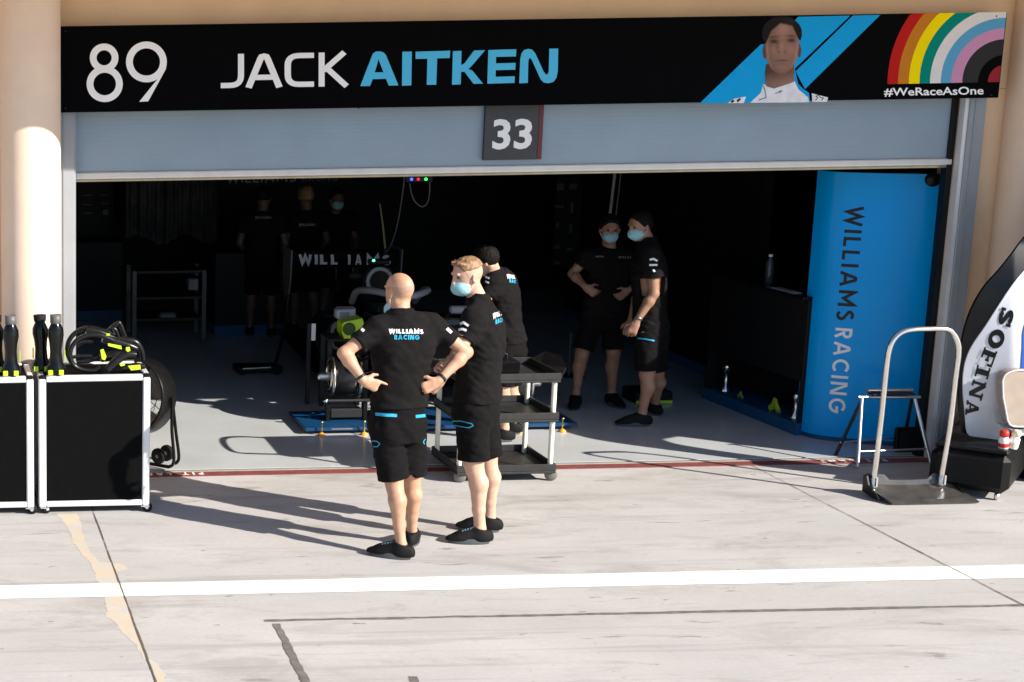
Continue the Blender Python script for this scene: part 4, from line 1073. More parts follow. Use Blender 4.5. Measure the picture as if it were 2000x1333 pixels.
SK1 = skin("skin_warm", (0.50, 0.275, 0.170)); SK2 = skin("skin_fair", (0.58, 0.355, 0.250)); SK3 = skin("skin_deep_shade", (0.12, 0.068, 0.048))  # SK3: skin darkened so the deep garage shade sits in its colour
HB = mat("hair_blond", (0.25, 0.14, 0.065), 0.6, var=0.35, scale=70, stretch=(1, 1, 0.3)); HD = mat("hair_dark", (0.008, 0.006, 0.005), 0.7, var=0.3, scale=60, spec=0.12)
HS = mat("hair_shadow", (0.27, 0.165, 0.115), 0.7, var=0.15, scale=90)

# 1. shaven-headed man, back to the camera, hands on hips
Yb = -1.98
J1 = joints(ankL=(783, 1064, Yb-0.16), toeL=(722, 1078, Yb-0.07), ankR=(804, 1040, Yb+0.11), toeR=(812, 1030, Yb+0.35),
            knL=(769, 936, Yb-0.05), knR=(804, 926, Yb+0.05), hipL=(750, 822, Yb-0.01), hipR=(802, 820, Yb+0.02),
            shL=(738, 636, Yb-0.02), shR=(842, 630, Yb+0.02), elL=(672, 690, Yb-0.07), elR=(911, 688, Yb-0.02), wrL=(708, 742, Yb-0.14), wrR=(856, 744, Yb-0.10),
            neck=(783, 604, Yb-0.01), head=(779, 569, Yb+0.035), hfwd=(-0.44, 0.88, -0.14), hem=(776, 792, Yb), short=1.0)
p1 = person("shaven headed man in black team shirt and shorts standing with both hands on his hips", J1, SK1, 0.0055, 1.04, None, None, -0.07,
            {'L': dict(d=(0.86, -0.10, -0.40), palm=(0.1, 0.9, -0.1), thumb=(0.4, -0.25, 0.9), curl=(0.75, 0.9, 0.6), point=(0,)), 'R': dict(d=(-0.80, -0.05, -0.45), palm=(0.0, 0.95, 0.1), thumb=(-0.3, -0.25, 0.9), curl=(0.5, 0.7, 0.5))}, 1.0, 3, stubble=(mat('stubble_grey', (0.41, 0.235, 0.155), 0.7, var=0.12, scale=120), 0.035))
wristband(p1['thing'], J1, 'L', off=0.02); wristband(p1['thing'], J1, 'R', M_dark, off=0.03)

def stripe(p, tgt, pts, w, Y, m, name, closed=False, lift=0.004):
    """coloured trim on a garment, points given in photo pixels near depth Y"""
    P = [fa(x, y, Y) for x, y in pts]
    return project(p['thing'], tgt, seg_line(P, w, (0, 0, 1), closed), P[0]-CAM, m, name, lift, parent=tgt)
def chest_print(p, tgt, a, b, ytop, Y, text, m, name, w=0.24, gap=0.16):
    """small lettering from pixel a to pixel b (baseline), capitals ytop pixels high"""
    A, Bq = fa(*a, Y), fa(*b, Y); T = fa(a[0], a[1]-ytop, Y)
    ux = nrm(Bq-A); uy = T-A; H = np.linalg.norm(uy)
    return project(p['thing'], tgt, seg_words(text, w, A, ux, uy, np.linalg.norm(Bq-A), H, gap), A-CAM, m, name, parent=tgt)
M_cyanc = mat("cyan_trim", (0.015, 0.33, 0.52), 0.55, var=0.05)

chest_print(p1, p1['shirt'], (760, 651.5), (826, 652.5), 8.5, Yb, "WILLIAMS", M_wht, "back_lettering", 0.27)
chest_print(p1, p1['shirt'], (770, 663.5), (819, 664), 9, Yb, "RAcInG", M_cyanc, "back_lettering", 0.24)
stripe(p1, p1['shorts'], [(733, 809), (752, 811), (775, 812)], 0.020, Yb, M_cyanc, "pocket_trim")
stripe(p1, p1['shorts'], [(812, 814), (822, 813), (831, 812)], 0.020, Yb, M_cyanc, "pocket_trim")
stripe(p1, p1['shorts'], [(724, 862), (735, 862), (742, 867), (737, 873), (725, 873)], 0.005, Yb-0.1, M_cyanc, "pocket_zip")
stripe(p1, p1['shorts'], [(831, 858), (827, 863), (829, 868)], 0.005, Yb, M_cyanc, "pocket_zip")
stripe(p1, p1['shirt'], [(703, 640), (711, 647)], 0.018, Yb, M_wht, "sleeve_badge")
stripe(p1, p1['shirt'], [(873, 642), (882, 650)], 0.018, Yb, M_wht, "sleeve_badge")
def shoe_marks(p, sd_, m=M_dimw):
    if 'shoe'+sd_ not in p: return
    gp, d, q = p['axs'+sd_]; so = p['shoe'+sd_]
    out = []
    for i in range(5):
        c = gp+d*(0.045+0.017*i)+q*(0.020 if q@(np.array(CAM)-gp) > 0 else -0.020)+np.array((0, 0, 0.3))
        out.append(([c-d*0.005-q*0.007, c+d*0.005-q*0.007, c+d*0.005+q*0.007, c-d*0.005+q*0.007], [(0, 1, 2, 3)], 0))
    project(p['thing'], so, out, (0, 0, -1), m, "lace", 0.003, parent=so)
M_lace = mat("lace_print", (0.10, 0.19, 0.22), 0.6)
shoe_marks(p1, 'L', M_lace)

# 2. fair-haired man in profile, mask under the nose
Yf = -1.72
J2 = joints(ankL=(937, 1033, Yf-0.14), toeL=(866, 1050, Yf-0.11), ankR=(956, 1012, Yf+0.11), toeR=(893, 1020, Yf+0.17),
            knL=(925, 900, Yf-0.12), knR=(952, 892, Yf+0.08), hipL=(924, 790, Yf-0.10), hipR=(937, 790, Yf+0.08),
            shL=(925, 620, Yf-0.17), shR=(957, 622, Yf+0.17), elL=(893, 694, Yf-0.26), elR=(905, 690, Yf+0.18), wrL=(862, 742, Yf-0.06), wrR=(868, 728, Yf+0.02),
            neck=(934, 577, Yf), head=(912, 539, Yf), hfwd=(-0.93, -0.22, -0.22), hem=(925, 778, Yf), short=0.98)
p2 = person("fair haired man in black shirt and shorts with blue face mask below his nose", J2, SK2, 0.0055, 1.13, (0.009, 0.050, 0.062, 0.022, 0.052), HB, -0.012,
            {'L': dict(d=(-0.55, 0.35, -0.75), palm=(0.3, 0.9, 0.1), thumb=(-0.6, 0.1, 0.6), curl=(0.4, 0.6, 0.4)), 'R': dict(d=(-0.6, -0.5, 0.55), palm=(0.6, -0.3, -0.5), thumb=(-0.1, 0.3, 0.9), curl=(0.7, 0.8, 0.6))}, 1.0, 11, stubble=(mat('stubble_fair', (0.50, 0.31, 0.215), 0.7, var=0.12, scale=120), 0.07))
chest_print(p2, p2['shirt'], (963, 622), (981, 616), 9, Yf, "WILL", M_wht, "back_lettering", 0.3)
chest_print(p2, p2['shirt'], (968, 634), (981, 629), 9, Yf, "RAcI", M_cyanc, "back_lettering", 0.26)
stripe(p2, p2['shirt'], [(897, 634), (905, 630), (915, 637)], 0.016, Yf-0.1, M_wht, "sleeve_badge")
stripe(p2, p2['shirt'], [(895, 645), (903, 643), (911, 646)], 0.016, Yf-0.1, M_wht, "sleeve_badge")
stripe(p2, p2['shirt'], [(897, 656), (904, 658)], 0.016, Yf-0.1, M_wht, "sleeve_badge")
stripe(p2, p2['shorts'], [(884, 823), (900, 823), (921, 828), (924, 832), (915, 836), (895, 833), (884, 830)], 0.006, Yf-0.1, M_cyanc, "pocket_zip", True)
shoe_marks(p2, 'L', M_lace)

# 3. third man, bent over the car, seen past the fair man
Ym = 0.80
J3 = joints(ankL=(985, 836, Ym-0.05), toeL=(950, 848, Ym-0.02), ankR=(1000, 828, Ym+0.2), toeR=(968, 835, Ym+0.25),
            knL=(981, 757, Ym-0.08), knR=(997, 752, Ym+0.16), hipL=(985, 676, Ym-0.06), hipR=(1000, 674, Ym+0.12),
            shL=(962, 545, Ym-0.13), shR=(985, 543, Ym+0.18), elL=(944, 602, Ym-0.2), elR=(950, 608, Ym+0.2), wrL=(915, 640, Ym-0.05), wrR=(920, 640, Ym+0.1),
            neck=(964, 528, Ym), head=(949, 509, Ym-0.02), hfwd=(-0.7, 0.5, -0.60), hup=(-0.45, 0.2, 0.85), hem=(990, 668, Ym), short=0.96)
p3 = person("dark haired man in black shirt bending forward behind the fair haired man", J3, SK2, 0.008, 1.02, (0.012, -0.065, 0.05, 0.012, -0.03), HD, None, None, 1.0, 21)
chest_print(p3, p3['shirt'], (990, 543), (1006, 545), 7, Ym, "WIL", M_wht, "back_lettering", 0.3)
chest_print(p3, p3['shirt'], (995, 552), (1008, 554), 7, Ym, "RAc", M_cyanc, "back_lettering", 0.28)
stripe(p3, p3['shirt'], [(948, 541), (956, 544)], 0.016, Ym-0.1, M_wht, "sleeve_badge")
stripe(p3, p3['shirt'], [(948, 550), (955, 553)], 0.014, Ym-0.1, M_wht, "sleeve_badge")

SK4 = skin('skin_shade', (0.33, 0.175, 0.11))  # darker skin copy, shade inside the doorway put into the colour
# 4. masked man stepping left with one lit arm
Y4 = 1.26
J4 = joints(ankL=(1254, 806, Y4-0.08), toeL=(1207, 826, Y4-0.06), ankR=(1280, 786, Y4+0.30), toeR=(1262, 790, Y4+0.42),
            knL=(1265, 730, Y4-0.10), knR=(1283, 727, Y4+0.18), hipL=(1262, 655, Y4-0.09), hipR=(1278, 652, Y4+0.09),
            shL=(1271, 492, Y4-0.18), shR=(1262, 494, Y4+0.17), elL=(1277, 574, Y4-0.20), elR=(1248, 570, Y4+0.22), wrL=(1243, 628, Y4-0.20), wrR=(1232, 626, Y4+0.16),
            neck=(1265, 466, Y4-0.01), head=(1250, 441, Y4), hfwd=(-0.92, -0.25, -0.28), hem=(1268, 652, Y4), short=0.90)
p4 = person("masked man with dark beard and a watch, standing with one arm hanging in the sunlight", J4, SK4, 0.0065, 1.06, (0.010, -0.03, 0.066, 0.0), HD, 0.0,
            {'L': dict(d=(-0.35, -0.05, -0.9), palm=(0.35, 0.9, -0.1), thumb=(-0.8, 0.2, 0.1), curl=(0.35, 0.5, 0.4))}, 1.0, 31)
wristband(p4['thing'], J4, 'L', mat("watch_steel", (0.25, 0.24, 0.23), 0.3, 0.8), off=0.03)
stripe(p4, p4['shirt'], [(1269, 508), (1276, 506), (1284, 510)], 0.016, Y4-0.1, M_wht, "sleeve_badge")
stripe(p4, p4['shirt'], [(1268, 518), (1284, 518)], 0.016, Y4-0.1, M_wht, "sleeve_badge")
stripe(p4, p4['shirt'], [(1276, 527), (1279, 531)], 0.014, Y4-0.1, M_wht, "sleeve_badge")
stripe(p4, p4['shorts'], [(1245, 661), (1262, 663), (1278, 666)], 0.012, Y4-0.1, M_cyanc, "pocket_zip")

# 5. masked man facing the apron, hands on hips
Y5 = 1.95
J5 = joints(ankR=(1125, 770, Y5-0.03), toeR=(1118, 792, Y5-0.22), ankL=(1195, 768, Y5+0.02), toeL=(1214, 792, Y5-0.15),
            knR=(1137, 690, Y5-0.06), knL=(1198, 688, Y5-0.04), hipR=(1160, 612, Y5), hipL=(1196, 612, Y5),
            shR=(1148, 497, Y5-0.02), shL=(1226, 499, Y5+0.02), elR=(1121, 543, Y5+0.06), elL=(1258, 548, Y5+0.10), wrR=(1143, 560, Y5-0.12), wrL=(1228, 566, Y5-0.12),
            neck=(1190, 482, Y5), head=(1191, 447, Y5-0.03), hfwd=(-0.18, -0.95, -0.25), hem=(1177, 616, Y5), short=0.92)
J5['elR'] = fa(1118, 535, Y5+0.02); J5['wrR'] = fa(1143, 560, Y5-0.14)
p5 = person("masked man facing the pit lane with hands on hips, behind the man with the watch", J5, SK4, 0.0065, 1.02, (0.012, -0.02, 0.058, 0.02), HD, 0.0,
            {'R': dict(d=(0.75, -0.2, -0.55), palm=(0.2, 0.9, 0.2), thumb=(0.4, 0.4, 0.8), curl=(0.4, 0.5, 0.4)), 'L': dict(d=(-0.75, -0.2, -0.55), palm=(-0.2, 0.9, 0.2), thumb=(-0.4, 0.4, 0.8), curl=(0.4, 0.5, 0.4))}, 1.0, 41, sleeve=0.55)
chest_print(p5, p5['shirt'], (1163, 503), (1180, 503), 3, Y5, "WIL", M_dimw, "chest_print")
chest_print(p5, p5['shirt'], (1208, 505), (1232, 505), 4, Y5, "WILLI", M_dimw, "chest_print")

# 6-8. the three at the back of the garage
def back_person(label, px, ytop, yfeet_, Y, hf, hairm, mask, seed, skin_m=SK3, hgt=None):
    top = fa(px, ytop, Y); x = top[0]; H = top[2]
    f = nrm((hf[0], hf[1], 0)); side = np.cross(f, (0, 0, 1.0)); P = lambda a, b, z: np.array((x, Y, 0.01))+side*a+f*b+np.array((0, 0, z*H/1.8))
    J = dict(ankL=P(-.12, 0, .085), toeL=P(-.14, .2, .03), ankR=P(.12, 0, .085), toeR=P(.14, .2, .03), knL=P(-.11, .02, .49), knR=P(.11, .02, .49), hipL=P(-.09, 0, .93), hipR=P(.09, 0, .93),
             shL=P(-.18, 0, 1.43), shR=P(.18, 0, 1.43), elL=P(-.25, .0, 1.13), elR=P(.25, .0, 1.13), wrL=P(-.20, .18, .96), wrR=P(.20, .18, .96), neck=P(0, -.01, 1.50), head=P(0, .04, 1.665), hfwd=np.array(hf, float), short=0.96)
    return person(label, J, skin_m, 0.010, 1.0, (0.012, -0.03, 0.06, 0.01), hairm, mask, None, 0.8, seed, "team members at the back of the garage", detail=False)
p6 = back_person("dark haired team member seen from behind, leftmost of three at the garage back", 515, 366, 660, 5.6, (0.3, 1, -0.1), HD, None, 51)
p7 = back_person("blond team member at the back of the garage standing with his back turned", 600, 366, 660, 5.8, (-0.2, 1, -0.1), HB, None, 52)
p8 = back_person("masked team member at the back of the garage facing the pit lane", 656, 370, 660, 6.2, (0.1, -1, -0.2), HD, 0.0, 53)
for p, x0, x1, y in ((p6, 498, 530, 428), (p7, 584, 616, 442)):
    chest_print(p, p['shirt'], (x0, y), (x1, y), 5, 5.7, "WILLIAMS", M_dimw, "back_lettering", 0.3)

# ================================================================== OBJECTS
Zv = np.array((0, 0, 1.0))
# ---- flight cases on casters
YC = -1.03
cx0, cx1 = fa(76, 860, YC)[0], fa(293, 860, YC)[0]
cz0, cz1 = fa(184, 990, YC)[2], fa(184, 734, YC)[2]
cd = 0.50
fc = thing("flight_case", "black flight case with white edging carrying black ducts and a coil of hoses", "case", ((cx0+cx1)/2, YC+cd/2, 0), "flight cases by the left column")
e = 0.052
mb = MB(); mb.box((cx0+e*0.6, YC+0.012, cz0+0.02), (cx1-e*0.6, YC+cd-0.012, cz1-0.012)); part("panel", mb, mat("case_black_felt", (0.0035, 0.0035, 0.0038), 0.85, var=0.15, scale=40, bump=0.1, bscale=200, spec=0.06), fc)
mb = MB()
for x in (cx0, cx1-e):
    for y in (YC, YC+cd-e): mb.box((x, y, cz0), (x+e, y+e, cz1-0.022), 0.008)
for y in (YC+0.001, YC+cd-e*0.8):
    mb.box((cx0+e+0.001, y, cz1-0.044), (cx1-e-0.001, y+e*0.8, cz1), 0.006); mb.box((cx0+e+0.001, y, cz0+0.002), (cx1-e-0.001, y+e*0.8, cz0+0.044), 0.006)
for x in (cx0+0.001, cx1-e*0.8-0.001):
    mb.box((x, YC+e+0.001, cz1-0.044), (x+e*0.8, YC+cd-e-0.001, cz1), 0.006); mb.box((x, YC+e+0.001, cz0+0.002), (x+e*0.8, YC+cd-e-0.001, cz0+0.044), 0.006)
part("edge_frame", mb, M_whitemetal, fc)
for x in (cx0-0.002, cx1-e+0.002):
    for y in (YC-0.003, YC+cd-e+0.003):
        mb = MB(); mb.box((x, y, cz1-0.022), (x+e, y+e, cz1+0.004), 0.012); part("corner_cap", mb, M_plast, fc)
def caster(parent, x, y, ztop, r=0.036, ang=0.3, m=M_alu):
    mb = MB(); dx, dy = math.cos(ang), math.sin(ang); q = np.array((-dy, dx, 0))
    mb.box((x-0.03, y-0.03, ztop-0.008), (x+0.03, y+0.03, ztop-0.0005))
    c = np.array((x+dx*0.018, y+dy*0.018, r))
    for s in (-1, 1): mb.prism([np.array((x, y, ztop-0.009))-np.array((dx, dy, 0))*0.022+q*0.017*s, np.array((x, y, ztop-0.009))+np.array((dx, dy, 0))*0.022+q*0.017*s, c+np.array((dx, dy, 0))*0.012+q*0.017*s, c-np.array((dx, dy, 0))*0.012+q*0.017*s], q*0.003*s)
    f = part("caster", mb, m, parent)
    mb = MB(); mb.lathe([(0.004, -0.014), (r*0.9, -0.013), (r, -0.007), (r, 0.007), (r*0.9, 0.013), (0.004, 0.014)], c, q, 20); part("wheel", mb, M_rub, f)
    mb = MB(); mb.lathe([(0.012, -0.0165), (0.012, 0.0165)], c, q, 12); part("hub", mb, M_whitemetal, f)
for i, (x, y) in enumerate(((cx0+0.04, YC+0.03), (cx1-0.03, YC+0.03), (cx0+0.04, YC+cd-0.05), (cx1-0.03, YC+cd-0.05))): caster(fc, x, y, cz0, 0.036, (0.5, -0.2, 2.8, 1.0)[i])
case_dx = fa(66, 860, YC)[0]-cx1
dup(fc, (case_dx, 0, 0), "black flight case with white edging at the left picture edge carrying only upright ducts")

# ---- black cooling ducts standing on the cases
def duct(px, dy, label, cap=True, hgt=0.42, lean=0.0):
    x = fa(px, 725, YC)[0]; base = np.array((x, YC+0.07+dy, cz1+0.005)); t = thing("cooling_duct", label, "duct", base, "black cooling ducts on the flight cases")
    s = hgt/0.42; ax = nrm((lean, 0.05, 1)); n = 26
    pr = [(0.070, 0, 0.062), (0.082, 0.015, 0.066), (0.078, 0.05, 0.06), (0.056, 0.085, 0.05), (0.050, 0.16, 0.048), (0.056, 0.22, 0.05), (0.068, 0.27, 0.052), (0.066, 0.31, 0.05), (0.048, 0.345, 0.044), (0.038, 0.36, 0.038)]
    rings = [[base+ax*z*s+np.array((0.84*a*math.cos(2*math.pi*i/n), b*math.sin(2*math.pi*i/n), 0)) for i in range(n)] for a, z, b in pr]
    mb = MB(); mb.loft(rings); part("duct_body", mb, mat("duct_gloss", (0.005, 0.005, 0.005), 0.16, var=0.2, scale=14, bump=0.05, bscale=30, spec=0.3), t)
    mb = MB()
    if cap: mb.lathe([(0.034, 0.355*s), (0.040, 0.36*s), (0.040, 0.42*s), (0.034, 0.42*s), (0.034, 0.39*s), (0.0, 0.39*s)], base, ax, 22); part("duct_collar", mb, mat("duct_grey", (0.10, 0.095, 0.09), 0.5), t)
    else: mb.lathe([(0.034, 0.355*s), (0.040, 0.36*s), (0.044, 0.375*s), (0.046, 0.41*s), (0.040, 0.41*s), (0.036, 0.38*s), (0, 0.37*s)], base, ax, 22); part("duct_mouth", mb, M_rub, t)
    for o in (-0.045, 0.03):
        mb = MB(); mb.box((base[0]+o-0.017, base[1]-0.082, base[2]+0.004), (base[0]+o+0.017, base[1]-0.068, base[2]+0.040), 0.003); part("foot_clip", mb, M_lime, t)
    mb = MB(); mb.box((base[0]-0.066 if not cap else base[0]+0.056, base[1]-0.03, base[2]+0.09*s), (base[0]-0.058 if not cap else base[0]+0.062, base[1]+0.0, base[2]+0.17*s), 0.002); part("lime_label", mb, M_lime, t)
    return t
duct(111, 0.0, "upright glossy black duct with grey collar beside the hose coil on the right case")
duct(86, 0.14, "open mouthed black duct behind the grey collared duct on the right case", False, 0.405, -0.03)
duct(23, 0.0, "upright glossy black duct with grey collar on the left case")
duct(-2, 0.14, "open mouthed black duct on the left case cut by the picture edge", False, 0.405, -0.03)

# ---- coil of hoses with nozzles
Yh = YC+0.16
hb = fa(205, 725, Yh)
hz = thing("hose_coil", "coil of black hoses with lime clips piled on the right flight case", "hose", (hb[0], Yh, cz1+0.002))
def pxl(pts, Y): return [fa(x, y, Y) for x, y in pts]
def smooth3(P, n=6): return [np.array(q) for q in smooth_line(P, n)]
M_hose = mat("hose_black", (0.009, 0.0085, 0.008), 0.28, var=0.2, scale=30, spec=0.35)
for k, (pts, Y, r) in enumerate([
        ([(222, 666), (195, 655), (168, 656), (147, 668), (137, 690), (143, 712), (160, 722), (185, 724), (196, 718)], Yh-0.05, 0.017),
        ([(228, 656), (200, 646), (172, 641), (148, 650), (134, 668), (132, 690), (140, 708)], Yh+0.10, 0.018),
        ([(150, 678), (165, 668), (182, 668)], Yh+0.06, 0.012), ([(142, 698), (160, 696), (180, 696)], Yh+0.05, 0.013), ([(150, 708), (172, 706), (192, 700)], Yh+0.05, 0.013)]):
    mb = MB(); mb.tube(smooth3(pxl(pts, Y)), r, 12); part("hose", mb, M_hose, hz)
for pts, Y, rs in (([(168, 645), (195, 650), (228, 664), (262, 668), (276, 684), (280, 704)], Yh+0.05, (0.026, 0.030, 0.028, 0.026, 0.02, 0.016)),
                   ([(210, 722), (226, 706), (246, 693), (266, 693)], Yh-0.10, (0.024, 0.032, 0.030, 0.020)),
                   ([(200, 662), (225, 668), (252, 676), (268, 682)], Yh-0.02, (0.026, 0.03, 0.03, 0.02)),
                   ([(196, 700), (225, 694), (240, 690)], Yh+0.0, (0.03, 0.04, 0.03)),
                   ([(205, 652), (228, 633), (235, 634), (246, 662)], Yh+0.13, (0.016, 0.018, 0.016, 0.014)), ([(222, 650), (218, 642), (226, 645), (232, 662)], Yh+0.04, (0.012, 0.014, 0.014, 0.012)),
                   ([(238, 720), (262, 716), (283, 716)], Yh-0.06, (0.02, 0.026, 0.02))):
    P = pxl(pts, Y); R_ = list(np.interp(np.linspace(0, len(P)-1, (len(P)-1)*6+1), range(len(P)), rs)); mb = MB(); mb.tube(smooth3(P), R_, 12); part("nozzle", mb, M_hose, hz)
def flat_label(px, Y, parent, m, nm, th=0.006):
    mb = MB(); mb.prism([fa(x, y, Y) for x, y in px], (0, th, 0)); part(nm, mb, m, parent)
for px in ([(211, 671), (237, 676), (238, 683), (211, 676)], [(246, 679), (253, 678), (255, 685), (250, 688), (246, 685)], [(196, 684), (202, 682), (208, 697), (205, 704), (199, 702)], [(250, 715), (274, 713), (275, 722), (256, 724)], [(233, 711), (244, 710), (244, 714), (236, 716)], [(208, 652), (215, 652), (214, 656), (208, 656)]):
    flat_label(px, Yh-0.14, hz, M_lime, "lime_clip")

# ---- drum fan behind the case
fc_ = fa(266, 773, 0.26)
fn = thing("drum_fan", "black wheeled drum fan half hidden behind the right flight case", "fan", (fc_[0], 0.30, 0.01))
ax = nrm((-0.62, -0.76, 0.16))
mb = MB(); mb.lathe([(0.285, -0.10), (0.298, -0.11), (0.305, -0.10), (0.300, 0.0), (0.305, 0.10), (0.298, 0.11), (0.285, 0.10), (0.290, 0.0)], fc_, ax, 48, closed=True); part("drum", mb, M_plast, fn)
M_wire = mat("fan_wire", (0.05, 0.05, 0.05), 0.3, 0.5)
u = nrm(np.cross(ax, Zv)); w_ = np.cross(ax, u)
for side in (-0.105, 0.105):
    mb = MB()
    for r_ in (0.07, 0.13, 0.19, 0.245):
        mb.tube([fc_+ax*side+r_*(math.cos(a)*u+math.sin(a)*w_) for a in np.linspace(0, 2*math.pi, 36, endpoint=False)], 0.0028, 5, closed=True)
    for a in np.linspace(0, 2*math.pi, 12, endpoint=False): mb.tube([fc_+ax*side*1.02+0.04*(math.cos(a)*u+math.sin(a)*w_), fc_+ax*side*1.02+0.292*(math.cos(a)*u+math.sin(a)*w_)], 0.003, 5)
    mb.lathe([(0.05, side*1.03-0.004), (0.05, side*1.03+0.004)], fc_, ax, 20)
    part("grille", mb, M_wire, fn)
mb = MB()
for k in range(4):
    a0 = 2*math.pi*k/4+0.5; vs = []
    for i in range(6):
        for j in range(5):
            r_ = 0.05+0.21*j/4; a = a0+(i/5-0.5)*(0.9+0.25*j/4); vs.append(fc_+ax*(0.06*(i/5-0.5))+r_*(math.cos(a)*u+math.sin(a)*w_))
    mb.add(vs, [(i*5+j, i*5+j+1, (i+1)*5+j+1, (i+1)*5+j) for i in range(5) for j in range(4)], True)
part("blades", mb, mat("fan_blade", (0.16, 0.16, 0.165), 0.4, 0.3), fn)
mb = MB(); mb.lathe([(0.06, -0.09), (0.065, 0.0), (0.05, 0.03), (0, 0.035)], fc_, ax, 20); part("motor", mb, M_dark, fn)
mb = MB()
pr_ = fc_+u*(-0.325) if (fc_+u*(-0.325))[0] > fc_[0] else fc_+u*0.325
pl_ = 2*fc_-pr_
for p in (pr_, pl_):
    mb.tube(smooth3([p+Zv*0.03, p-Zv*0.05, fa(337, 840, p[1])*np.array((0, 0, 1))+p*np.array((1, 1, 0)), np.array((p[0]+0.015, p[1]-0.02, 0.09)), np.array((p[0]-0.03, p[1]-0.05, 0.05))]), 0.013, 10)
    mb.tube(smooth3([p+Zv*0.02, np.array((p[0]+0.04, p[1]+0.05, 0.30)), np.array((p[0]+0.07, p[1]+0.08, 0.09)), np.array((p[0]+0.04, p[1]+0.09, 0.035))]), 0.013, 10)
mb.tube([np.array((pr_[0]-0.03, pr_[1]-0.05, 0.05)), np.array((pl_[0]-0.03, pl_[1]-0.05, 0.05))], 0.013, 10)
part("stand", mb, M_plast, fn)
for px, py, Y in ((326, 886, 0.34), (309, 896, 0.24)):
    c = fa(px, py, Y); mb = MB(); mb.lathe([(0.03, -0.018), (0.058, -0.018), (0.064, -0.01), (0.064, 0.01), (0.058, 0.018), (0.03, 0.018)], (c[0], c[1], 0.075), (-0.75, -0.65, 0), 26); w2 = part("wheel", mb, M_rub, fn)
    mb = MB(); mb.lathe([(0.008, -0.02), (0.029, -0.014), (0.029, 0.014), (0.008, 0.02)], (c[0], c[1], 0.075), (-0.75, -0.65, 0), 16); part("rim", mb, M_dimw, w2)

# ---- three-tier utility cart
ct = thing("utility_cart", "black three tier service cart with pale metal posts behind the fair haired man", "cart", (4.3, -0.13, 0))
ux0, ux1 = fa(893, 930, -0.38)[0], fa(1077, 930, -0.42)[0]
uy0, uy1 = -0.43, 0.13
zs = [fa(1068, 915, -0.4)[2], fa(1062, 815, -0.4)[2], fa(1072, 738, -0.4)[2]]
for k, z in enumerate(zs):
    mb = MB(); lo = (ux0-0.03, uy0-0.025, z-0.028); hi = (ux1+0.02, uy1+0.025, z+0.045); t_ = 0.014
    mb.box((lo[0], lo[1], lo[2]), (hi[0], hi[1], lo[2]+0.02), 0.006)
    mb.box((lo[0], lo[1], lo[2]+0.0205), (hi[0], lo[1]+t_, hi[2]), 0.004); mb.box((lo[0], hi[1]-t_, lo[2]+0.0205), (hi[0], hi[1], hi[2]), 0.004)
    mb.box((lo[0], lo[1]+t_+.0005, lo[2]+0.0205), (lo[0]+t_, hi[1]-t_-.0005, hi[2]), 0.004); mb.box((hi[0]-t_, lo[1]+t_+.0005, lo[2]+0.0205), (hi[0], hi[1]-t_-.0005, hi[2]), 0.004)
    part("tray", mb, mat("cart_plastic", (0.022, 0.021, 0.02), 0.5, var=0.3, scale=18), ct)
for x in (ux0, ux1-0.012):
    for y in (uy0+0.02, uy1-0.02):
        for a, b in ((0.115, zs[0]-0.03), (zs[0]-0.007, zs[1]-0.029), (zs[1]-0.007, zs[2]-0.029)):
            if b-a < 0.03: continue
            mb = MB(); mb.lathe([(0.019, a), (0.019, b)], (x, y, 0), n=18); part("post", mb, mat("cart_post", (0.86, 0.82, 0.68), 0.4, var=0.04), ct)
        mb = MB(); mb.box((x-0.02, y-0.018, 0.075), (x+0.02, y+0.018, zs[0]-0.029), 0.004); cf = part("caster", mb, M_alu, ct)
        mb = MB(); mb.lathe([(0.006, -0.015), (0.040, -0.014), (0.046, -0.008), (0.046, 0.008), (0.040, 0.014), (0.006, 0.015)], (x+0.01, y, 0.047), (0.35, 1, 0), 20); part("wheel", mb, mat("cart_wheel", (0.16, 0.15, 0.135), 0.6), cf)
mb = MB(); zh = zs[2]+0.055
mb.tube(smooth3([(ux0-0.02, uy0+0.01, zh-0.02), (ux0-0.16, uy0+0.0, zh+0.02), (ux0-0.30, uy0+0.05, zh+0.03), (ux0-0.34, (uy0+uy1)/2, zh+0.03), (ux0-0.30, uy1-0.05, zh+0.03), (ux0-0.16, uy1, zh+0.02), (ux0-0.02, uy1-0.01, zh-0.02)]), 0.017, 12); part("handle", mb, M_plast, ct)
mb = MB(); mb.prism([(ux1+0.021, uy0-0.02, zs[2]+0.0), (ux1+0.10, uy0+0.10, zs[2]+0.05), (ux1+0.14, uy0+0.30, zs[2]+0.10), (ux1+0.12, uy1, zs[2]+0.08), (ux1+0.021, uy1+0.02, zs[2]+0.02)], (0, 0, 0.012)); part("tray_lip", mb, MATS["cart_plastic"], ct)
# things lying on its top tray
tb = thing("tool_box", "low black tool box lying on the top tray of the service cart", "tool box", ((ux0+ux1)/2-0.05, -0.1, zs[2]-0.007))
mb = MB(); mb.box((ux0+0.25, -0.22, zs[2]-0.007), (ux0+0.50, 0.04, zs[2]+0.09), 0.012); part("case_body", mb, M_gloss, tb)
mb = MB(); mb.tube(smooth3([(ux0+0.31, -0.09, zs[2]+0.088), (ux0+0.32, -0.09, zs[2]+0.125), (ux0+0.43, -0.09, zs[2]+0.125), (ux0+0.44, -0.09, zs[2]+0.088)]), 0.007, 8); part("handle", mb, M_dark, tb)

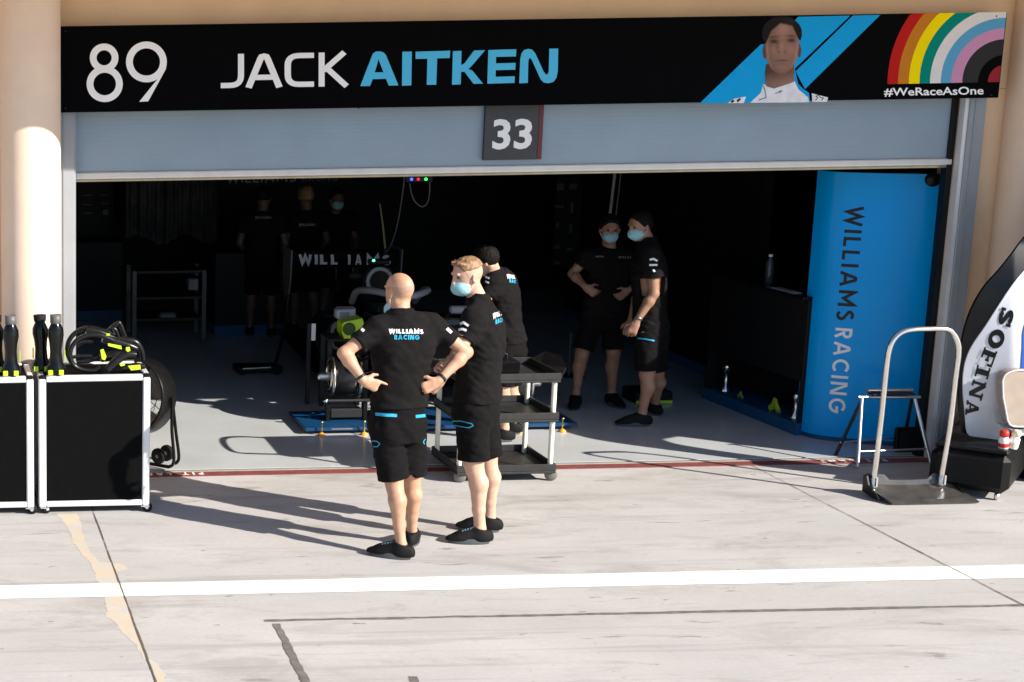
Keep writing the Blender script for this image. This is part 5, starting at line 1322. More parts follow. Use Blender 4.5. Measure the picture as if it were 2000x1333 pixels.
# ---- racing car on stands, nose towards the apron
hubL, hubR = fa(664, 735, 1.42), fa(1012, 748, 1.42)
wgL, wgR = fa(568, 492, 5.0), fa(776, 490, 5.0)
OF = (hubL+hubR)/2; OR_ = (wgL+wgR)/2; vv = nrm((OR_[0]-OF[0], OR_[1]-OF[1], 0)); uvec = np.array((vv[1], -vv[0], 0)); CL = np.linalg.norm((OR_-OF)[:2])
O0 = np.array((OF[0], OF[1], 0.0)); LIFT = 0.13
def cp(u, v, z): return O0+uvec*u+vv*v+Zv*(z+LIFT)
car = thing("racing_car", "dark open wheel racing car without wheels or nose, raised on stands inside the garage", "racing car", (O0[0], O0[1]+1.5, 0.011))
M_carb = mat("carbon_black", (0.006, 0.006, 0.007), 0.25, var=0.2, spec=0.2)
M_cwhite = mat("car_white", (0.42, 0.43, 0.45), 0.35, var=0.05)
def rsec(v, w, z0, z1, n=24, pw=3.0, u0=0.0):
    zc, hh_ = (z0+z1)/2, (z1-z0)/2; out = []
    for i in range(n):
        a = 2*math.pi*i/n; c, s_ = math.cos(a), math.sin(a)
        out.append(cp(u0+w/2*math.copysign(abs(c)**(2/pw), c), v, zc+hh_*math.copysign(abs(s_)**(2/pw), s_)))
    return out
mb = MB(); mb.loft([rsec(-0.15, 0.30, 0.34, 0.60), rsec(0.3, 0.40, 0.26, 0.64), rsec(1.1, 0.56, 0.15, 0.68), rsec(1.5, 0.60, 0.10, 0.66)]); part("chassis", mb, M_carb, car)
mb = MB(); mb.loft([rsec(1.95, 0.34, 0.35, 0.97), rsec(2.1, 0.36, 0.2, 0.98), rsec(2.8, 0.34, 0.15, 0.80), rsec(3.4, 0.22, 0.2, 0.52), rsec(3.75, 0.15, 0.25, 0.42)]); part("engine_cover", mb, M_carb, car)
mb = MB()
pts = [cp(0.115*math.cos(a), 1.93, 0.83+0.12*math.sin(a)) for a in np.linspace(0, 2*math.pi, 20, endpoint=False)]; mb.tube(pts, 0.02, 8, closed=True); part("air_intake", mb, M_cwhite, car)
mb = MB(); mb.box((-0.10, 1.96, 0.985), (0.10, 2.05, 1.035), 0.012, ax=(uvec, vv, Zv), org=O0+Zv*LIFT); part("roof_camera", mb, M_carb, car)
mb = MB(); mb.lathe([(0.0, -0.012), (0.012, 0), (0.0, 0.012)], cp(-0.06, 1.945, 1.03), vv, 10); part("status_lamp", mb, emis("green_lamp", (0.05, 0.9, 0.3), 6.0), car)
for s in (-1, 1):
    mb = MB(); mb.loft([rsec(1.15, 0.40, 0.20, 0.60, u0=0.46*s), rsec(1.3, 0.44, 0.14, 0.60, u0=0.47*s), rsec(2.2, 0.36, 0.12, 0.50, u0=0.42*s), rsec(3.1, 0.18, 0.12, 0.32, u0=0.24*s)]); part("sidepod", mb, M_carb, car)
    mb = MB(); mb.loft([rsec(1.06, 0.26, 0.34, 0.55, u0=0.48*s, pw=4), rsec(1.149, 0.30, 0.30, 0.58, u0=0.47*s, pw=4)], caps=False); part("sidepod_inlet", mb, M_cwhite, car)
    mb = MB(); mb.box((-0.09, 0.98, 0.665), (0.09, 1.05, 0.735), 0.015, ax=(uvec, vv, Zv), org=O0+Zv*LIFT+uvec*0.52*s); mir = part("mirror", mb, M_cwhite, car)
    mb = MB(); mb.tube([cp(0.47*s, 1.0, 0.67), cp(0.33*s, 1.05, 0.60)], 0.012, 8); part("mirror_stalk", mb, M_carb, mir)
mb = MB()
mb.tube(smooth3([cp(-0.30, 1.75, 0.66), cp(-0.31, 1.5, 0.80), cp(-0.26, 1.15, 0.86), cp(-0.13, 0.93, 0.86), cp(0, 0.86, 0.85), cp(0.13, 0.93, 0.86), cp(0.26, 1.15, 0.86), cp(0.31, 1.5, 0.80), cp(0.30, 1.75, 0.66)]), 0.032, 12)
mb.tube([cp(0, 0.87, 0.845), cp(0, 0.78, 0.72), cp(0, 0.66, 0.62)], (0.02, 0.018, 0.022), 10); part("halo", mb, M_cwhite, car)
mb = MB(); mb.box((-0.17, 1.2, 0.5), (0.17, 1.7, 0.655), 0.02, ax=(uvec, vv, Zv), org=O0+Zv*LIFT); part("cockpit_surround", mb, M_dark, car)
mb = MB(); mb.box((-0.70, 0.7, 0.02), (0.70, 3.6, 0.06), 0.01, ax=(uvec, vv, Zv), org=O0+Zv*LIFT); part("floor_plank", mb, M_carb, car)
# rear wing
WW = np.linalg.norm((wgR-wgL)[:2]); zt_, zb_ = fa(670, 489, 5.0)[2], fa(670, 521, 5.0)[2]; vw = CL
def wp(u, dv, z): return O0+uvec*u+vv*(vw+dv)+Zv*z
rw = MB()
sec = [(-0.02, zt_+0.006), (-0.06, zt_), (-0.09, (zt_+zb_)/2), (-0.07, zb_), (-0.02, zb_-0.012), (0.10, zb_-0.02), (0.20, zt_-0.06), (0.22, zt_-0.02)]
rw.loft([[wp(u, a, b) for a, b in sec] for u in np.linspace(-WW/2, WW/2, 3)], smooth=False); rwo = part("rear_wing", rw, M_carb, car)
for s in (-1, 1):
    mb = MB(); mb.prism([wp(s*(WW/2+0.002), -0.16, zt_+0.02), wp(s*(WW/2+0.002), 0.30, zt_+0.02), wp(s*(WW/2+0.002), 0.34, zb_-0.10), wp(s*(WW/2+0.002), 0.22, zb_-0.36), wp(s*(WW/2+0.002), 0.0, zb_-0.36), wp(s*(WW/2+0.002), -0.12, zb_-0.12)], uvec*s*0.014); part("endplate", mb, mat("endplate_grey", (0.30, 0.30, 0.31), 0.4), car)
for s in (-1, 1):
    mb = MB(); mb.prism([wp(s*0.09, -0.02, zb_-0.01), wp(s*0.09, 0.06, zb_-0.02), wp(s*0.09, 0.02, zb_-0.45), wp(s*0.09, -0.10, zb_-0.45)], uvec*0.012); part("wing_pillar", mb, M_carb, car)
tx = [("W", 582, 606), ("I", 612, 618), ("L", 622, 636), ("L", 643, 656), ("I", 676, 681), ("A", 690, 702), ("M", 712, 736), ("S", 742, 758)]
mb = MB()
for ch, a, b in tx:
    st, adv = glyph(ch, 0.24)
    for k, p in enumerate(st):
        vs, fs = strip(dense(p) if len(p) < 9 else p, 0.24); out = []
        for v in vs:
            px_ = a+(b-a)*v[0]/adv; q = fa(px_, 515-19*v[1], 5.0); uu_ = (q-OR_)@uvec
            zz = q[2]; dv = np.interp(zz, [zb_, (zt_+zb_)/2, zt_], [-0.07, -0.09, -0.06])
            out.append(wp(uu_, dv-0.012-0.001*k, zz))
        mb.add(out, fs)
part("wing_lettering", mb, mat("wing_print", (0.82, 0.82, 0.86), 0.5), rwo)
# front hubs and wishbones
for s, hb_ in ((-1, hubL), (1, hubR)):
    c = np.array(hb_); 
    mb = MB(); mb.lathe([(0.06, -0.13), (0.15, -0.13), (0.165, -0.10), (0.165, 0.04), (0.15, 0.06), (0.06, 0.06)], c, uvec*s, 36); hu_ = part("brake_drum", mb, mat("drum_black", (0.03, 0.03, 0.032), 0.25, 0.6, var=0.3), car)
    mb = MB(); mb.lathe([(0.150, 0.065), (0.168, 0.065), (0.172, 0.085), (0.150, 0.09)], c, uvec*s, 36, closed=True); mb.lathe([(0.10, 0.064), (0.12, 0.064), (0.12, 0.10), (0.10, 0.10)], c, uvec*s, 30, closed=True); part("disc_ring", mb, mat("bright_metal", (0.75, 0.70, 0.60), 0.25, 1.0), hu_)
    mb = MB(); mb.lathe([(0.150, -0.165), (0.176, -0.165), (0.180, -0.135), (0.160, -0.132)], c, uvec*s, 36, closed=True); part("inner_ring", mb, MATS["bright_metal"], hu_)
    mb = MB(); mb.lathe([(0.035, 0.06), (0.035, 0.17), (0.028, 0.19), (0.0, 0.19)], c, uvec*s, 20); part("axle_nut", mb, M_alu, hu_)
    mb = MB()
    for dz, v2, z2 in ((0.10, 0.25, 0.52), (0.10, 0.75, 0.50), (-0.10, 0.2, 0.30), (-0.10, 0.8, 0.28), (0.0, 0.1, 0.40)):
        mb.tube([c-uvec*s*0.10+Zv*dz, cp(0.16*s, v2, z2)], 0.011, 8, flat=1.0)
    part("wishbone", mb, M_carb, car)

# axle stands, one under each hub
def axle_stand(c, s, label):
    t = thing("axle_stand", label, "axle stand", (c[0], c[1], 0.011), "axle stands under the racing car")
    zb2 = c[2]-0.20
    mb = MB(); mb.tube([c+np.array((-0.14, -0.12, -0.19)), c+np.array((0.26, -0.12, -0.19))], 0.014, 10); part("cross_bar", mb, M_dark, t)
    mb = MB(); mb.lathe([(0.0, -0.02), (0.018, -0.012), (0.020, 0.0), (0.018, 0.012), (0, 0.02)], c+np.array((-0.15, -0.12, -0.19)), (1, 0, 0), 14); part("knob", mb, M_chrome, t)
    for dx in (-0.12, 0.20):
        mb = MB(); mb.box((c[0]+dx-0.018, c[1]-0.105, 0.072), (c[0]+dx+0.018, c[1]-0.07, zb2-0.006), 0.003); part("leg", mb, M_plast, t)
    mb = MB(); mb.box((c[0]-0.10, c[1]-0.10, 0.09), (c[0]+0.18, c[1]+0.02, 0.17), 0.01); part("foot_box", mb, M_dark, t)
    return t
axle_stand(np.array(hubL), -1, "black axle stand with bright knob left of the shaven headed man")
axle_stand(np.array(hubR), 1, "black axle stand seen through the service cart")

# blue floor board with levelling feet
b0 = gr(597, 837, 0.07); b1 = gr(1128, 826, 0.07); yb0 = (b0[1]+b1[1])/2
bd = thing("set_up_board", "blue set up board on levelling feet under the raised car", "board", ((b0[0]+b1[0])/2, yb0+0.3, 0.04))
mb = MB(); mb.box((b0[0], yb0, 0.040), (b1[0], yb0+0.62, 0.070), 0.004); part("deck", mb, mat("board_blue", (0.006, 0.05, 0.135), 0.35, var=0.1), bd)
mb = MB(); mb.box((b0[0]+0.22, yb0-0.003, 0.052), (b0[0]+0.40, yb0-0.0005, 0.062)); part("board_label", mb, M_dimw, bd)
def foot(px, label):
    q = gr(px, 851-0.018*(px-628)*1.0 if px < 800 else 845-0.018*(px-1015), 0.011); t = thing("levelling_foot", label, "levelling foot", (q[0], q[1], 0.011), "levelling feet of the set up board")
    mb = MB(); mb.lathe([(0.030, 0.0), (0.032, 0.008), (0.022, 0.016), (0.014, 0.024), (0.0, 0.026)], (q[0], q[1], 0.011), n=18); part("pad", mb, mat("orange_pad", (0.85, 0.36, 0.03), 0.5), t)
    mb = MB(); mb.lathe([(0.006, 0.02), (0.006, 0.105), (0.011, 0.106), (0.011, 0.12), (0.0, 0.121)], (q[0], q[1], 0.011), n=12); mb.lathe([(0.011, 0.05), (0.011, 0.062)], (q[0], q[1], 0.011), n=6); part("screw", mb, mat("brass", (0.5, 0.42, 0.2), 0.35, 0.9), t)
for px, l in ((628, "orange levelling foot at the left end of the blue board"), (711, "orange levelling foot at the left hip of the shaven headed man"), (1015, "orange levelling foot seen between the posts of the service cart"), (1098, "orange levelling foot just right of the service cart")): foot(px, l)

# lime cooling fan box and the grey box above it, on a black stand
Yl = 1.9
lb = fa(688, 655, Yl)
st_ = thing("equipment_stand", "black equipment stand left of the shaven headed man carrying the lime blower", "stand", (lb[0], Yl+0.1, 0.011))
a_, b_ = fa(640, 662, Yl), fa(720, 662, Yl)
for x in (a_[0]+0.02, b_[0]-0.02):
    for y in (Yl, Yl+0.24):
        mb = MB(); mb.box((x-0.02, y-0.02, 0.011), (x+0.02, y+0.02, a_[2]-0.021), 0.003); part("leg", mb, M_dark, st_)
mb = MB(); mb.box((a_[0], Yl-0.03, a_[2]-0.02), (b_[0], Yl+0.28, a_[2]), 0.004); part("top_plate", mb, M_dark, st_)
mb = MB(); mb.box((a_[0]+0.045, Yl+0.0, 0.40), (b_[0]-0.045, Yl+0.22, 0.43), 0.004); part("shelf", mb, M_dark, st_)
bw = thing("blower", "lime green blower box with round grille on the black stand", "blower", (lb[0], Yl, a_[2]))
p0, p1_ = fa(667, 656, Yl), fa(706, 628, Yl)
mb = MB(); mb.prism([(p0[0]+0.02, Yl-0.02, a_[2]+0.001), (p1_[0]-0.03, Yl-0.02, a_[2]+0.001), (p1_[0]+0.03, Yl-0.02, p1_[2]-0.05), (p1_[0], Yl-0.02, p1_[2]+0.03), (p0[0]+0.02, Yl-0.02, p1_[2]), (p0[0], Yl-0.02, p1_[2]-0.02), (p0[0], Yl-0.02, p0[2]+0.02)], (0, 0.18, 0)); part("housing", mb, mat("lime_dark", (0.55, 0.78, 0.02), 0.4), bw)
gc = fa(682, 643, Yl-0.025); mb = MB(); mb.lathe([(0.0, 0), (0.05, 0.0), (0.056, 0.004), (0.056, 0.012), (0.048, 0.006), (0.0, 0.004)], (gc[0], Yl-0.032, gc[2]), (0, 1, 0), 28); part("grille", mb, mat("olive_grille", (0.05, 0.08, 0.01), 0.6), bw)
gb = thing("control_box", "pale grey control box above the lime blower", "box", (lb[0], Yl+0.22, a_[2]))
p0, p1_ = fa(657, 624, Yl+.2), fa(695, 604, Yl+.2)
mb = MB(); mb.box((p0[0], Yl+0.19, p0[2]), (p1_[0], Yl+0.30, p1_[2]), 0.012); part("box_body", mb, M_cwhite, gb)
mb = MB(); mb.box((p0[0]+0.025, Yl+0.186, p0[2]+0.02), (p1_[0]-0.06, Yl+0.1895, p1_[2]-0.025)); part("display", mb, M_dimw, gb)
mb = MB(); mb.tube([(p0[0]+0.1, Yl+0.25, a_[2]+0.001), (p0[0]+0.1, Yl+0.25, p0[2])], 0.012, 8); part("stem", mb, M_dark, gb)
lp = fa(610, 665, 2.2); mb = MB()
lt = thing("marker_post", "thin post with a bright white strip left of the racing car front", "post", (lp[0], 2.2, 0.011))
mb.box((lp[0]-0.045, 2.2, 0.011), (lp[0]-0.01, 2.24, fa(610, 632, 2.2)[2]), 0.004); part("post", mb, M_dark, lt)
mb = MB(); mb.box((lp[0]-0.012, 2.18, lp[2]), (lp[0]+0.025, 2.197, fa(610, 632, 2.2)[2]), 0.003); part("white_strip", mb, M_wht, lt)

# ---- trestle stand by the blue panel
tr = thing("trestle", "small grey metal trestle in front of the blue panel", "trestle", (7.3, 0.02, 0.01))
def bar(mb, a, b, w): return mb.tube([a, b], w, 8)
T0, T1 = fa(1676, 776, -0.04), fa(1797, 776, 0.0)
U0, U1 = fa(1694, 763, 0.0), fa(1782, 762, 0.04)
mb = MB(); bar(mb, U0, U1, 0.016); part("top_bar", mb, M_alu, tr)
mb = MB(); bar(mb, T0, T1, 0.012); part("lower_bar", mb, M_alu, tr)
mb = MB(); mb.box((T0[0]+0.10, T0[1]-0.03, T0[2]+0.013), (T1[0]-0.08, T0[1]+0.05, U0[2]-0.017), 0.004); part("saddle", mb, M_dark, tr)
FL, BL_, FR_, BR_ = gr(1675, 913, 0.01), gr(1632, 889, 0.01), gr(1822, 872, 0.01), gr(1765, 876, 0.01)
BR_ = np.array((BR_[0], 0.30, 0.01)); FR_ = np.array((fa(1816, 862, -0.16)[0]+0.02, -0.17, 0.01))
for p, q, m in ((T0+np.array((0.03, 0, -0.012)), FL, M_alu), (T0+np.array((0.05, 0.02, -0.012)), BL_, M_dark), (T1+np.array((-0.04, 0, -0.012)), FR_, M_alu), (T1+np.array((-0.05, 0.02, -0.012)), BR_, M_dark)):
    mb = MB(); bar(mb, p, q, 0.013); part("leg", mb, m, tr)
mb = MB(); k = 0.25; bar(mb, FL+(T0-FL)*0.22, FR_+(T1-FR_)*0.22, 0.008); bar(mb, BL_+(T0-BL_)*0.22, BR_+(T1-BR_)*0.22, 0.008); part("brace", mb, M_alu, tr)
pb2 = gr(1775, 882, 0.012); kt = thing("door_stop", "small black box on the floor behind the trestle", "box", (pb2[0], 0.22, 0.011))
q0, q1 = fa(1748, 878, 0.16), fa(1800, 835, 0.16); mb = MB(); mb.box((q0[0], 0.16, 0.011), (q1[0], 0.20, q1[2]), 0.012); part("box_body", mb, M_plast, kt)
mb = MB(); mb.box((q0[0]+0.03, 0.157, 0.04), (q1[0]-0.03, 0.1595, q1[2]-0.03)); part("cover_plate", mb, M_dark, kt)

# ---- hoop handled floor dolly
Yd = -1.0
P = [(1706, 938), (1712, 900), (1722, 810), (1731, 720), (1736, 686), (1745, 664), (1762, 649), (1785, 644), (1810, 643), (1845, 643), (1860, 650), (1870, 668), (1872, 690), (1866, 740), (1856, 830), (1845, 900), (1839, 934)]
dl = thing("hoop_dolly", "floor dolly with a tall bright hoop handle and black moulded tray", "dolly", (fa(1785, 960, Yd)[0], Yd, 0))
hp_ = [fa(x, y, Yd+0.03) for x, y in P]
mb = MB(); mb.tube(smooth3(hp_, 5), 0.0185, 14); part("hoop_handle", mb, M_chrome, dl)
zt2 = hp_[0][2]
for p in (hp_[0], hp_[-1]):
    mb = MB(); mb.lathe([(0.0215, -0.05), (0.0215, 0.012), (0.0195, 0.016)], p, Zv, 16); mb.box((p[0]-0.006, p[1]-0.045, p[2]-0.04), (p[0]+0.006, p[1]-0.027, p[2]+0.03)); part("socket", mb, M_alu, dl)
xl_, xr_ = fa(1699, 950, Yd)[0], fa(1866, 948, Yd)[0]
prof = [(Yd+0.06, 0.145), (Yd+0.05, 0.11), (Yd+0.04, 0.075), (Yd-0.0, 0.055), (Yd-0.08, 0.042), (Yd-0.17, 0.030), (Yd-0.22, 0.012)]
mb = MB(); n_ = 14; rows = []
for i in range(n_+1):
    s = i/n_; x = xl_+(xr_-xl_)*s; sag = 0.018*(2*s-1)**2
    notch = 0.0 if (s < 0.26 or s > 0.76) else -0.04
    rows.append([(x+0.05*(0.5 if j > 3 else 0)*(j-3)*0.5, y, max(0.004, z+sag*(0.4 if j > 2 else 1)+(notch if j == 0 else 0))) for j, (y, z) in enumerate(prof)])
m_ = len(prof); vs = [p for r in rows for p in r]; fs = [(i*m_+j, i*m_+j+1, (i+1)*m_+j+1, (i+1)*m_+j) for i in range(n_) for j in range(m_-1)]
vs2 = [(p[0], p[1]+0.012, max(0.001, p[2]-0.014)) for p in vs]; N0 = len(vs)
fs2 = [tuple(N0+k for k in f[::-1]) for f in fs]
ed = [(i*m_, (i+1)*m_) for i in range(n_)]+[((i+1)*m_+m_-1, i*m_+m_-1) for i in range(n_)]+[(j+1, j) for j in range(m_-1)]+[(n_*m_+j, n_*m_+j+1) for j in range(m_-1)]
mb.add(vs+vs2, fs+fs2+[(a, b, N0+b, N0+a) for a, b in ed], False); part("tray", mb, mat("dolly_tray", (0.055, 0.05, 0.045), 0.28, var=0.35, scale=12, spec=0.6), dl)
for x in (xl_-0.012, xr_+0.001):
    mb = MB(); mb.prism([(x, Yd+0.07, 0.15), (x, Yd+0.07, 0.03), (x, Yd-0.06, 0.012), (x, Yd-0.14, 0.012), (x, Yd-0.10, 0.05), (x, Yd+0.0, 0.09), (x, Yd+0.03, 0.15)], (0.011, 0, 0)); part("side_cheek", mb, M_plast, dl)

# ---- long black crate on the right with the loose engine cover on it
c0_ = gr(1815, 962); c1_ = gr(1962, 984); fdir = nrm(c1_-c0_); sdir = np.array((-fdir[1], fdir[0], 0))
c0_ = c0_-fdir*0.02
ztop = fa(1968, 886, c1_[1])[2]
crl = np.linalg.norm(c1_-c0_)+0.01
cr = thing("storage_crate", "long black crate on small casters at the right picture edge", "crate", c0_+fdir*crl/2+sdir*0.55)
AX = (fdir, sdir, Zv)
mb = MB(); mb.box((0, 0, 0.055), (crl, 1.3, ztop-0.03), 0.045, ax=AX, org=c0_); part("crate_body", mb, mat("crate_black", (0.006, 0.006, 0.006), 0.45, var=0.2, spec=0.15), cr)
mb = MB(); mb.box((0.02, 0.02, ztop-0.029), (crl-0.02, 1.28, ztop), 0.012, ax=AX, org=c0_); part("crate_top", mb, mat("crate_top_black", (0.006, 0.006, 0.006), 0.45, spec=0.15), cr)
for a in (0.07, crl-0.07):
    for b in (0.07, 1.2):
        mb = MB(); p = c0_+fdir*a+sdir*b; mb.lathe([(0.006, -0.014), (0.024, -0.014), (0.027, 0), (0.024, 0.014), (0.006, 0.014)], p+Zv*0.028, fdir, 16); part("caster", mb, M_alu, cr)
# engine cover: outline measured on the photograph, on a vertical surface that bows towards the lane
Ye = -0.80
ec = thing("engine_cover", "loose black and white car engine cover with sponsor lettering standing on the black crate", "car bodywork", (fa(1930, 850, Ye)[0], Ye, ztop))
def surf(px, py, out=0.0):
    bul = 0.16*math.sin(max(0, min(1, (py-470)/420))*math.pi)*max(0, min(1, (px-1870)/110))
    return fa(px, py, Ye-bul-out)
blk_o = [(2210, 335), (2120, 380), (2060, 415), (2030, 438), (2000, 466), (1976, 498), (1950, 530), (1925, 558), (1905, 590), (1890, 625), (1880, 665), (1875, 710), (1873, 760), (1875, 805), (1881, 846)]
wht_o = [(2210, 420), (2120, 440), (2060, 470), (2030, 500), (1997, 533), (1974, 562), (1954, 592), (1926, 636), (1900, 674), (1888, 700), (1882, 728), (1881, 762), (1884, 800), (1888, 842), (1895, 852)]
wht_r = [(2230, 520), (2160, 540), (2090, 560), (2070, 575), (2050, 600), (2040, 640), (2035, 680), (2030, 710), (2020, 725), (2000, 735), (1985, 742), (1975, 755), (1968, 790), (1966, 830), (1968, 862)]
def sheet(L1, L2, out, k=14):
    mb = MB(); a = smooth_line(L1, 6); b = smooth_line(L2, 6); n = len(a); vs = []
    for i in range(n):
        for j in range(k+1):
            p = a[i]+(b[i]-a[i])*j/k; vs.append(surf(p[0], p[1], out))
    mb.add(vs, [(i*(k+1)+j, i*(k+1)+j+1, (i+1)*(k+1)+j+1, (i+1)*(k+1)+j) for i in range(n-1) for j in range(k)], True)
    m_ = len(vs); vs2 = [v+np.array((0, 0.02, 0)) for v in vs]; mb.add(vs2, [(i*(k+1)+j, (i+1)*(k+1)+j, (i+1)*(k+1)+j+1, i*(k+1)+j+1) for i in range(n-1) for j in range(k)], True)
    loop = [j for j in range(k+1)]+[i*(k+1)+k for i in range(1, n)]+[(n-1)*(k+1)+j for j in range(k-1, -1, -1)]+[i*(k+1) for i in range(n-2, 0, -1)]
    mb.add([vs[i] for i in loop]+[vs2[i] for i in loop], [(i, (i+1) % len(loop), len(loop)+(i+1) % len(loop), len(loop)+i) for i in range(len(loop))])
    return mb
part("black_spine", sheet(blk_o, [(x+1, y) for x, y in wht_o], 0.0), M_carb, ec)
part("white_flank", sheet(wht_o, wht_r, 0.006), mat("cover_white", (0.60, 0.61, 0.66), 0.3, var=0.03, coat=0.3), ec)
mb = MB()
# slab-serif letters along the flank
def slab(ch, w=0.30):
    h = w/2; s = 0.13
    if ch == 'S': return [[*arc(0.37, 0.72, 0.37-h, 15, 215, 10, 0.28-h*.8), *arc(0.37, 0.28, 0.37-h, 40, -160, 12, 0.28-h*.8)], [(0.68, 0.64), (0.68, 1.0)], [(0.06, 0), (0.06, 0.34)]], 0.75
    if ch == 'O': return [[*arc(0.45, 0.5, 0.45-h, 0, 360, 24, 0.5-s*.5)]], 0.9
    if ch == 'F': return [[(h+.08, 0), (h+.08, 1)], [(0, s/2), (0.55, s/2)], [(0, 1-s/2), (0.85, 1-s/2)], [(0.80, 1), (0.80, 0.62)], [(h+.1, 0.5), (0.6, 0.5)], [(0.58, 0.36), (0.58, 0.64)]], 0.88
    if ch == 'I': return [[(0.28, 0), (0.28, 1)], [(0, s/2), (0.56, s/2)], [(0, 1-s/2), (0.56, 1-s/2)]], 0.56
    if ch == 'N': return [[(0.14, 0), (0.14, 1)], [(0.14, 0.98), (0.80, 0.02)], [(0.80, 0), (0.80, 1)], [(0, s/2), (0.34, s/2)], [(0, 1-s/2), (0.26, 1-s/2)], [(0.62, 1-s/2), (1.0, 1-s/2)]], 0.98
    if ch == 'A': return [[(0.12, 0), (0.46, 0.98)], [(0.46, 0.98), (0.84, 0)], [(0.24, 0.32), (0.72, 0.32)], [(0, s/2), (0.32, s/2)], [(0.58, s/2), (1.02, s/2)]], 1.0
cells = [('S', (1957, 600), (1947, 633)), ('O', (1941, 639), (1926, 676)), ('F', (1923, 678), (1911, 710)), ('I', (1909, 713), (1903, 735)), ('N', (1901, 741), (1891, 776)), ('A', (1889, 782), (1885, 810))]
for ch, (xa, ya), (xb, yb) in cells:
    st, adv = slab(ch); d = np.array((xb-xa, yb-ya), float); up2 = nrm((d[1], -d[0]))*(27 if ch != 'A' else 25)
    for k, p in enumerate(st):
        thin = (k > 0 and ch in 'FINA') or (ch == 'S' and k > 0); w = 0.13 if thin else 0.27
        if ch == 'N' and k == 1: w = 0.27
        if ch in 'NA' and k == 0: w = 0.14
        if ch == 'A' and k == 1: w = 0.27
        if ch == 'N' and k == 2: w = 0.14
        vs, fs = strip(p[:-1] if ch == 'O' else (dense(p) if len(p) < 8 else p), w, ch == 'O')
        mb.add([surf(*(np.array((xa, ya))+d*v[0]/adv+up2*v[1]), 0.0085+0.0010*k) for v in vs], fs)
part("sponsor_lettering", mb, M_gloss, ec)
part("blue_trim", sheet([(2062, 520), (2040, 560), (2020, 600), (2000, 640), (1997, 680), (1995, 712), (1994, 727)], [(2075, 520), (2058, 570), (2045, 620), (2030, 660), (2026, 690), (2024, 712), (2020, 724)], 0.012, 4), mat("trim_blue", (0.01, 0.08, 0.35), 0.35), ec)
wl_ = thing("mirror_housing", "rounded beige bodywork shell leaning on the engine cover at the right edge", "car bodywork", (fa(1985, 850, Ye-0.22)[0], Ye-0.2, ztop))
ol = smooth_line([(1958, 745), (1964, 732), (1980, 725), (2000, 724), (2030, 730), (2046, 760), (2050, 800), (2046, 835), (2000, 834), (1972, 830), (1964, 800), (1958, 770)], 3)
mb = MB(); mb.prism([fa(p[0], p[1], Ye-0.24) for p in ol[:-1]], (0.02, 0.10, 0)); part("shell", mb, mat("shell_beige", (0.34, 0.27, 0.22), 0.4, var=0.1), wl_)
mb = MB(); mb.tube([fa(p[0], p[1], Ye-0.243) for p in ol[:-1]], 0.006, 6, closed=True); part("rim", mb, MATS["cover_white"], wl_)
fw_ = thing("fin_panel", "flat white bodywork piece lying on the black crate", "car bodywork", (fa(1990, 850, -1.0)[0], -0.98, ztop))
mb = MB(); mb.prism([fa(x, y, -1.0) for x, y in ((1968, 836), (1985, 840), (2030, 836), (2030, 846), (1990, 852))], (0.02, 0.16, 0)); part("plate", mb, MATS["cover_white"], fw_)
def bottle(px, py, label, mcap, lean):
    q = fa(px, py, -1.08); b = np.array((q[0], q[1], ztop+0.001)); t = thing("bottle", label, "bottle", b, "small bottles on the black crate"); ax_ = nrm((lean, -0.1, 1))
    mb = MB(); mb.lathe([(0.030, 0.0), (0.033, 0.01), (0.033, 0.07), (0.022, 0.09), (0.018, 0.095)], b, ax_, 18); part("bottle_body", mb, M_wht, t)
    mb = MB(); mb.lathe([(0.024, 0.09), (0.030, 0.095), (0.030, 0.125), (0.022, 0.135), (0, 0.136)], b, ax_, 18); part("cap", mb, mcap, t)
    mb = MB(); mb.lathe([(0.0338, 0.015), (0.0338, 0.045)], b, ax_, 18); part("label_band", mb, mcap, t)
bottle(1960, 870, "small white bottle with red cap on the crate corner", mat("cap_red", (0.65, 0.03, 0.02), 0.4), -0.1)
bottle(1978, 866, "small white bottle with pale cap just right of the red capped one", mat("cap_pale", (0.7, 0.66, 0.5), 0.4), 0.12)
# cabinet added out of view, put there only to shade the right of the doorway
cb = thing("shade_blocker_tall", "tall black wheeled cabinet added out of view to shade the right of the doorway", "cabinet", (8.97, -0.58, 0))
mb = MB(); mb.box((8.44, -0.72, 0.10), (9.5, -0.45, 2.80), 0.01); part("cabinet_body", mb, M_black, cb)
mb = MB(); mb.box((8.48, -0.742, 0.16), (8.95, -0.722, 2.72), 0.004); part("door", mb, M_dark, cb)
mb = MB(); mb.box((8.99, -0.742, 0.16), (9.46, -0.722, 2.72), 0.004); part("door", mb, M_dark, cb)
for x in (8.50, 9.44):
    for y in (-0.67, -0.50): mb = MB(); mb.lathe([(0.01, -0.02), (0.05, -0.02), (0.05, 0.02), (0.01, 0.02)], (x, y, 0.05), (1, 0, 0), 18); part("wheel", mb, M_rub, cb)

lk = thing("shade_blocker_low", "narrow dark box added out of view to shade the doorway floor", "shade blocker", (8.30, -0.58, 0))  # unseen locker added to shade the doorway floor, low enough to spare the arm
mb = MB(); mb.box((8.18, -0.72, 0.0), (8.425, -0.45, 2.10), 0.008); part("blocker_body", mb, M_black, lk)
mb = MB(); mb.box((8.20, -0.738, 0.06), (8.405, -0.722, 2.04), 0.003); part("door", mb, M_dark, lk)
mb = MB(); mb.box((8.38, -0.760, 0.95), (8.395, -0.739, 1.10), 0.003); part("handle", mb, M_alu, lk)

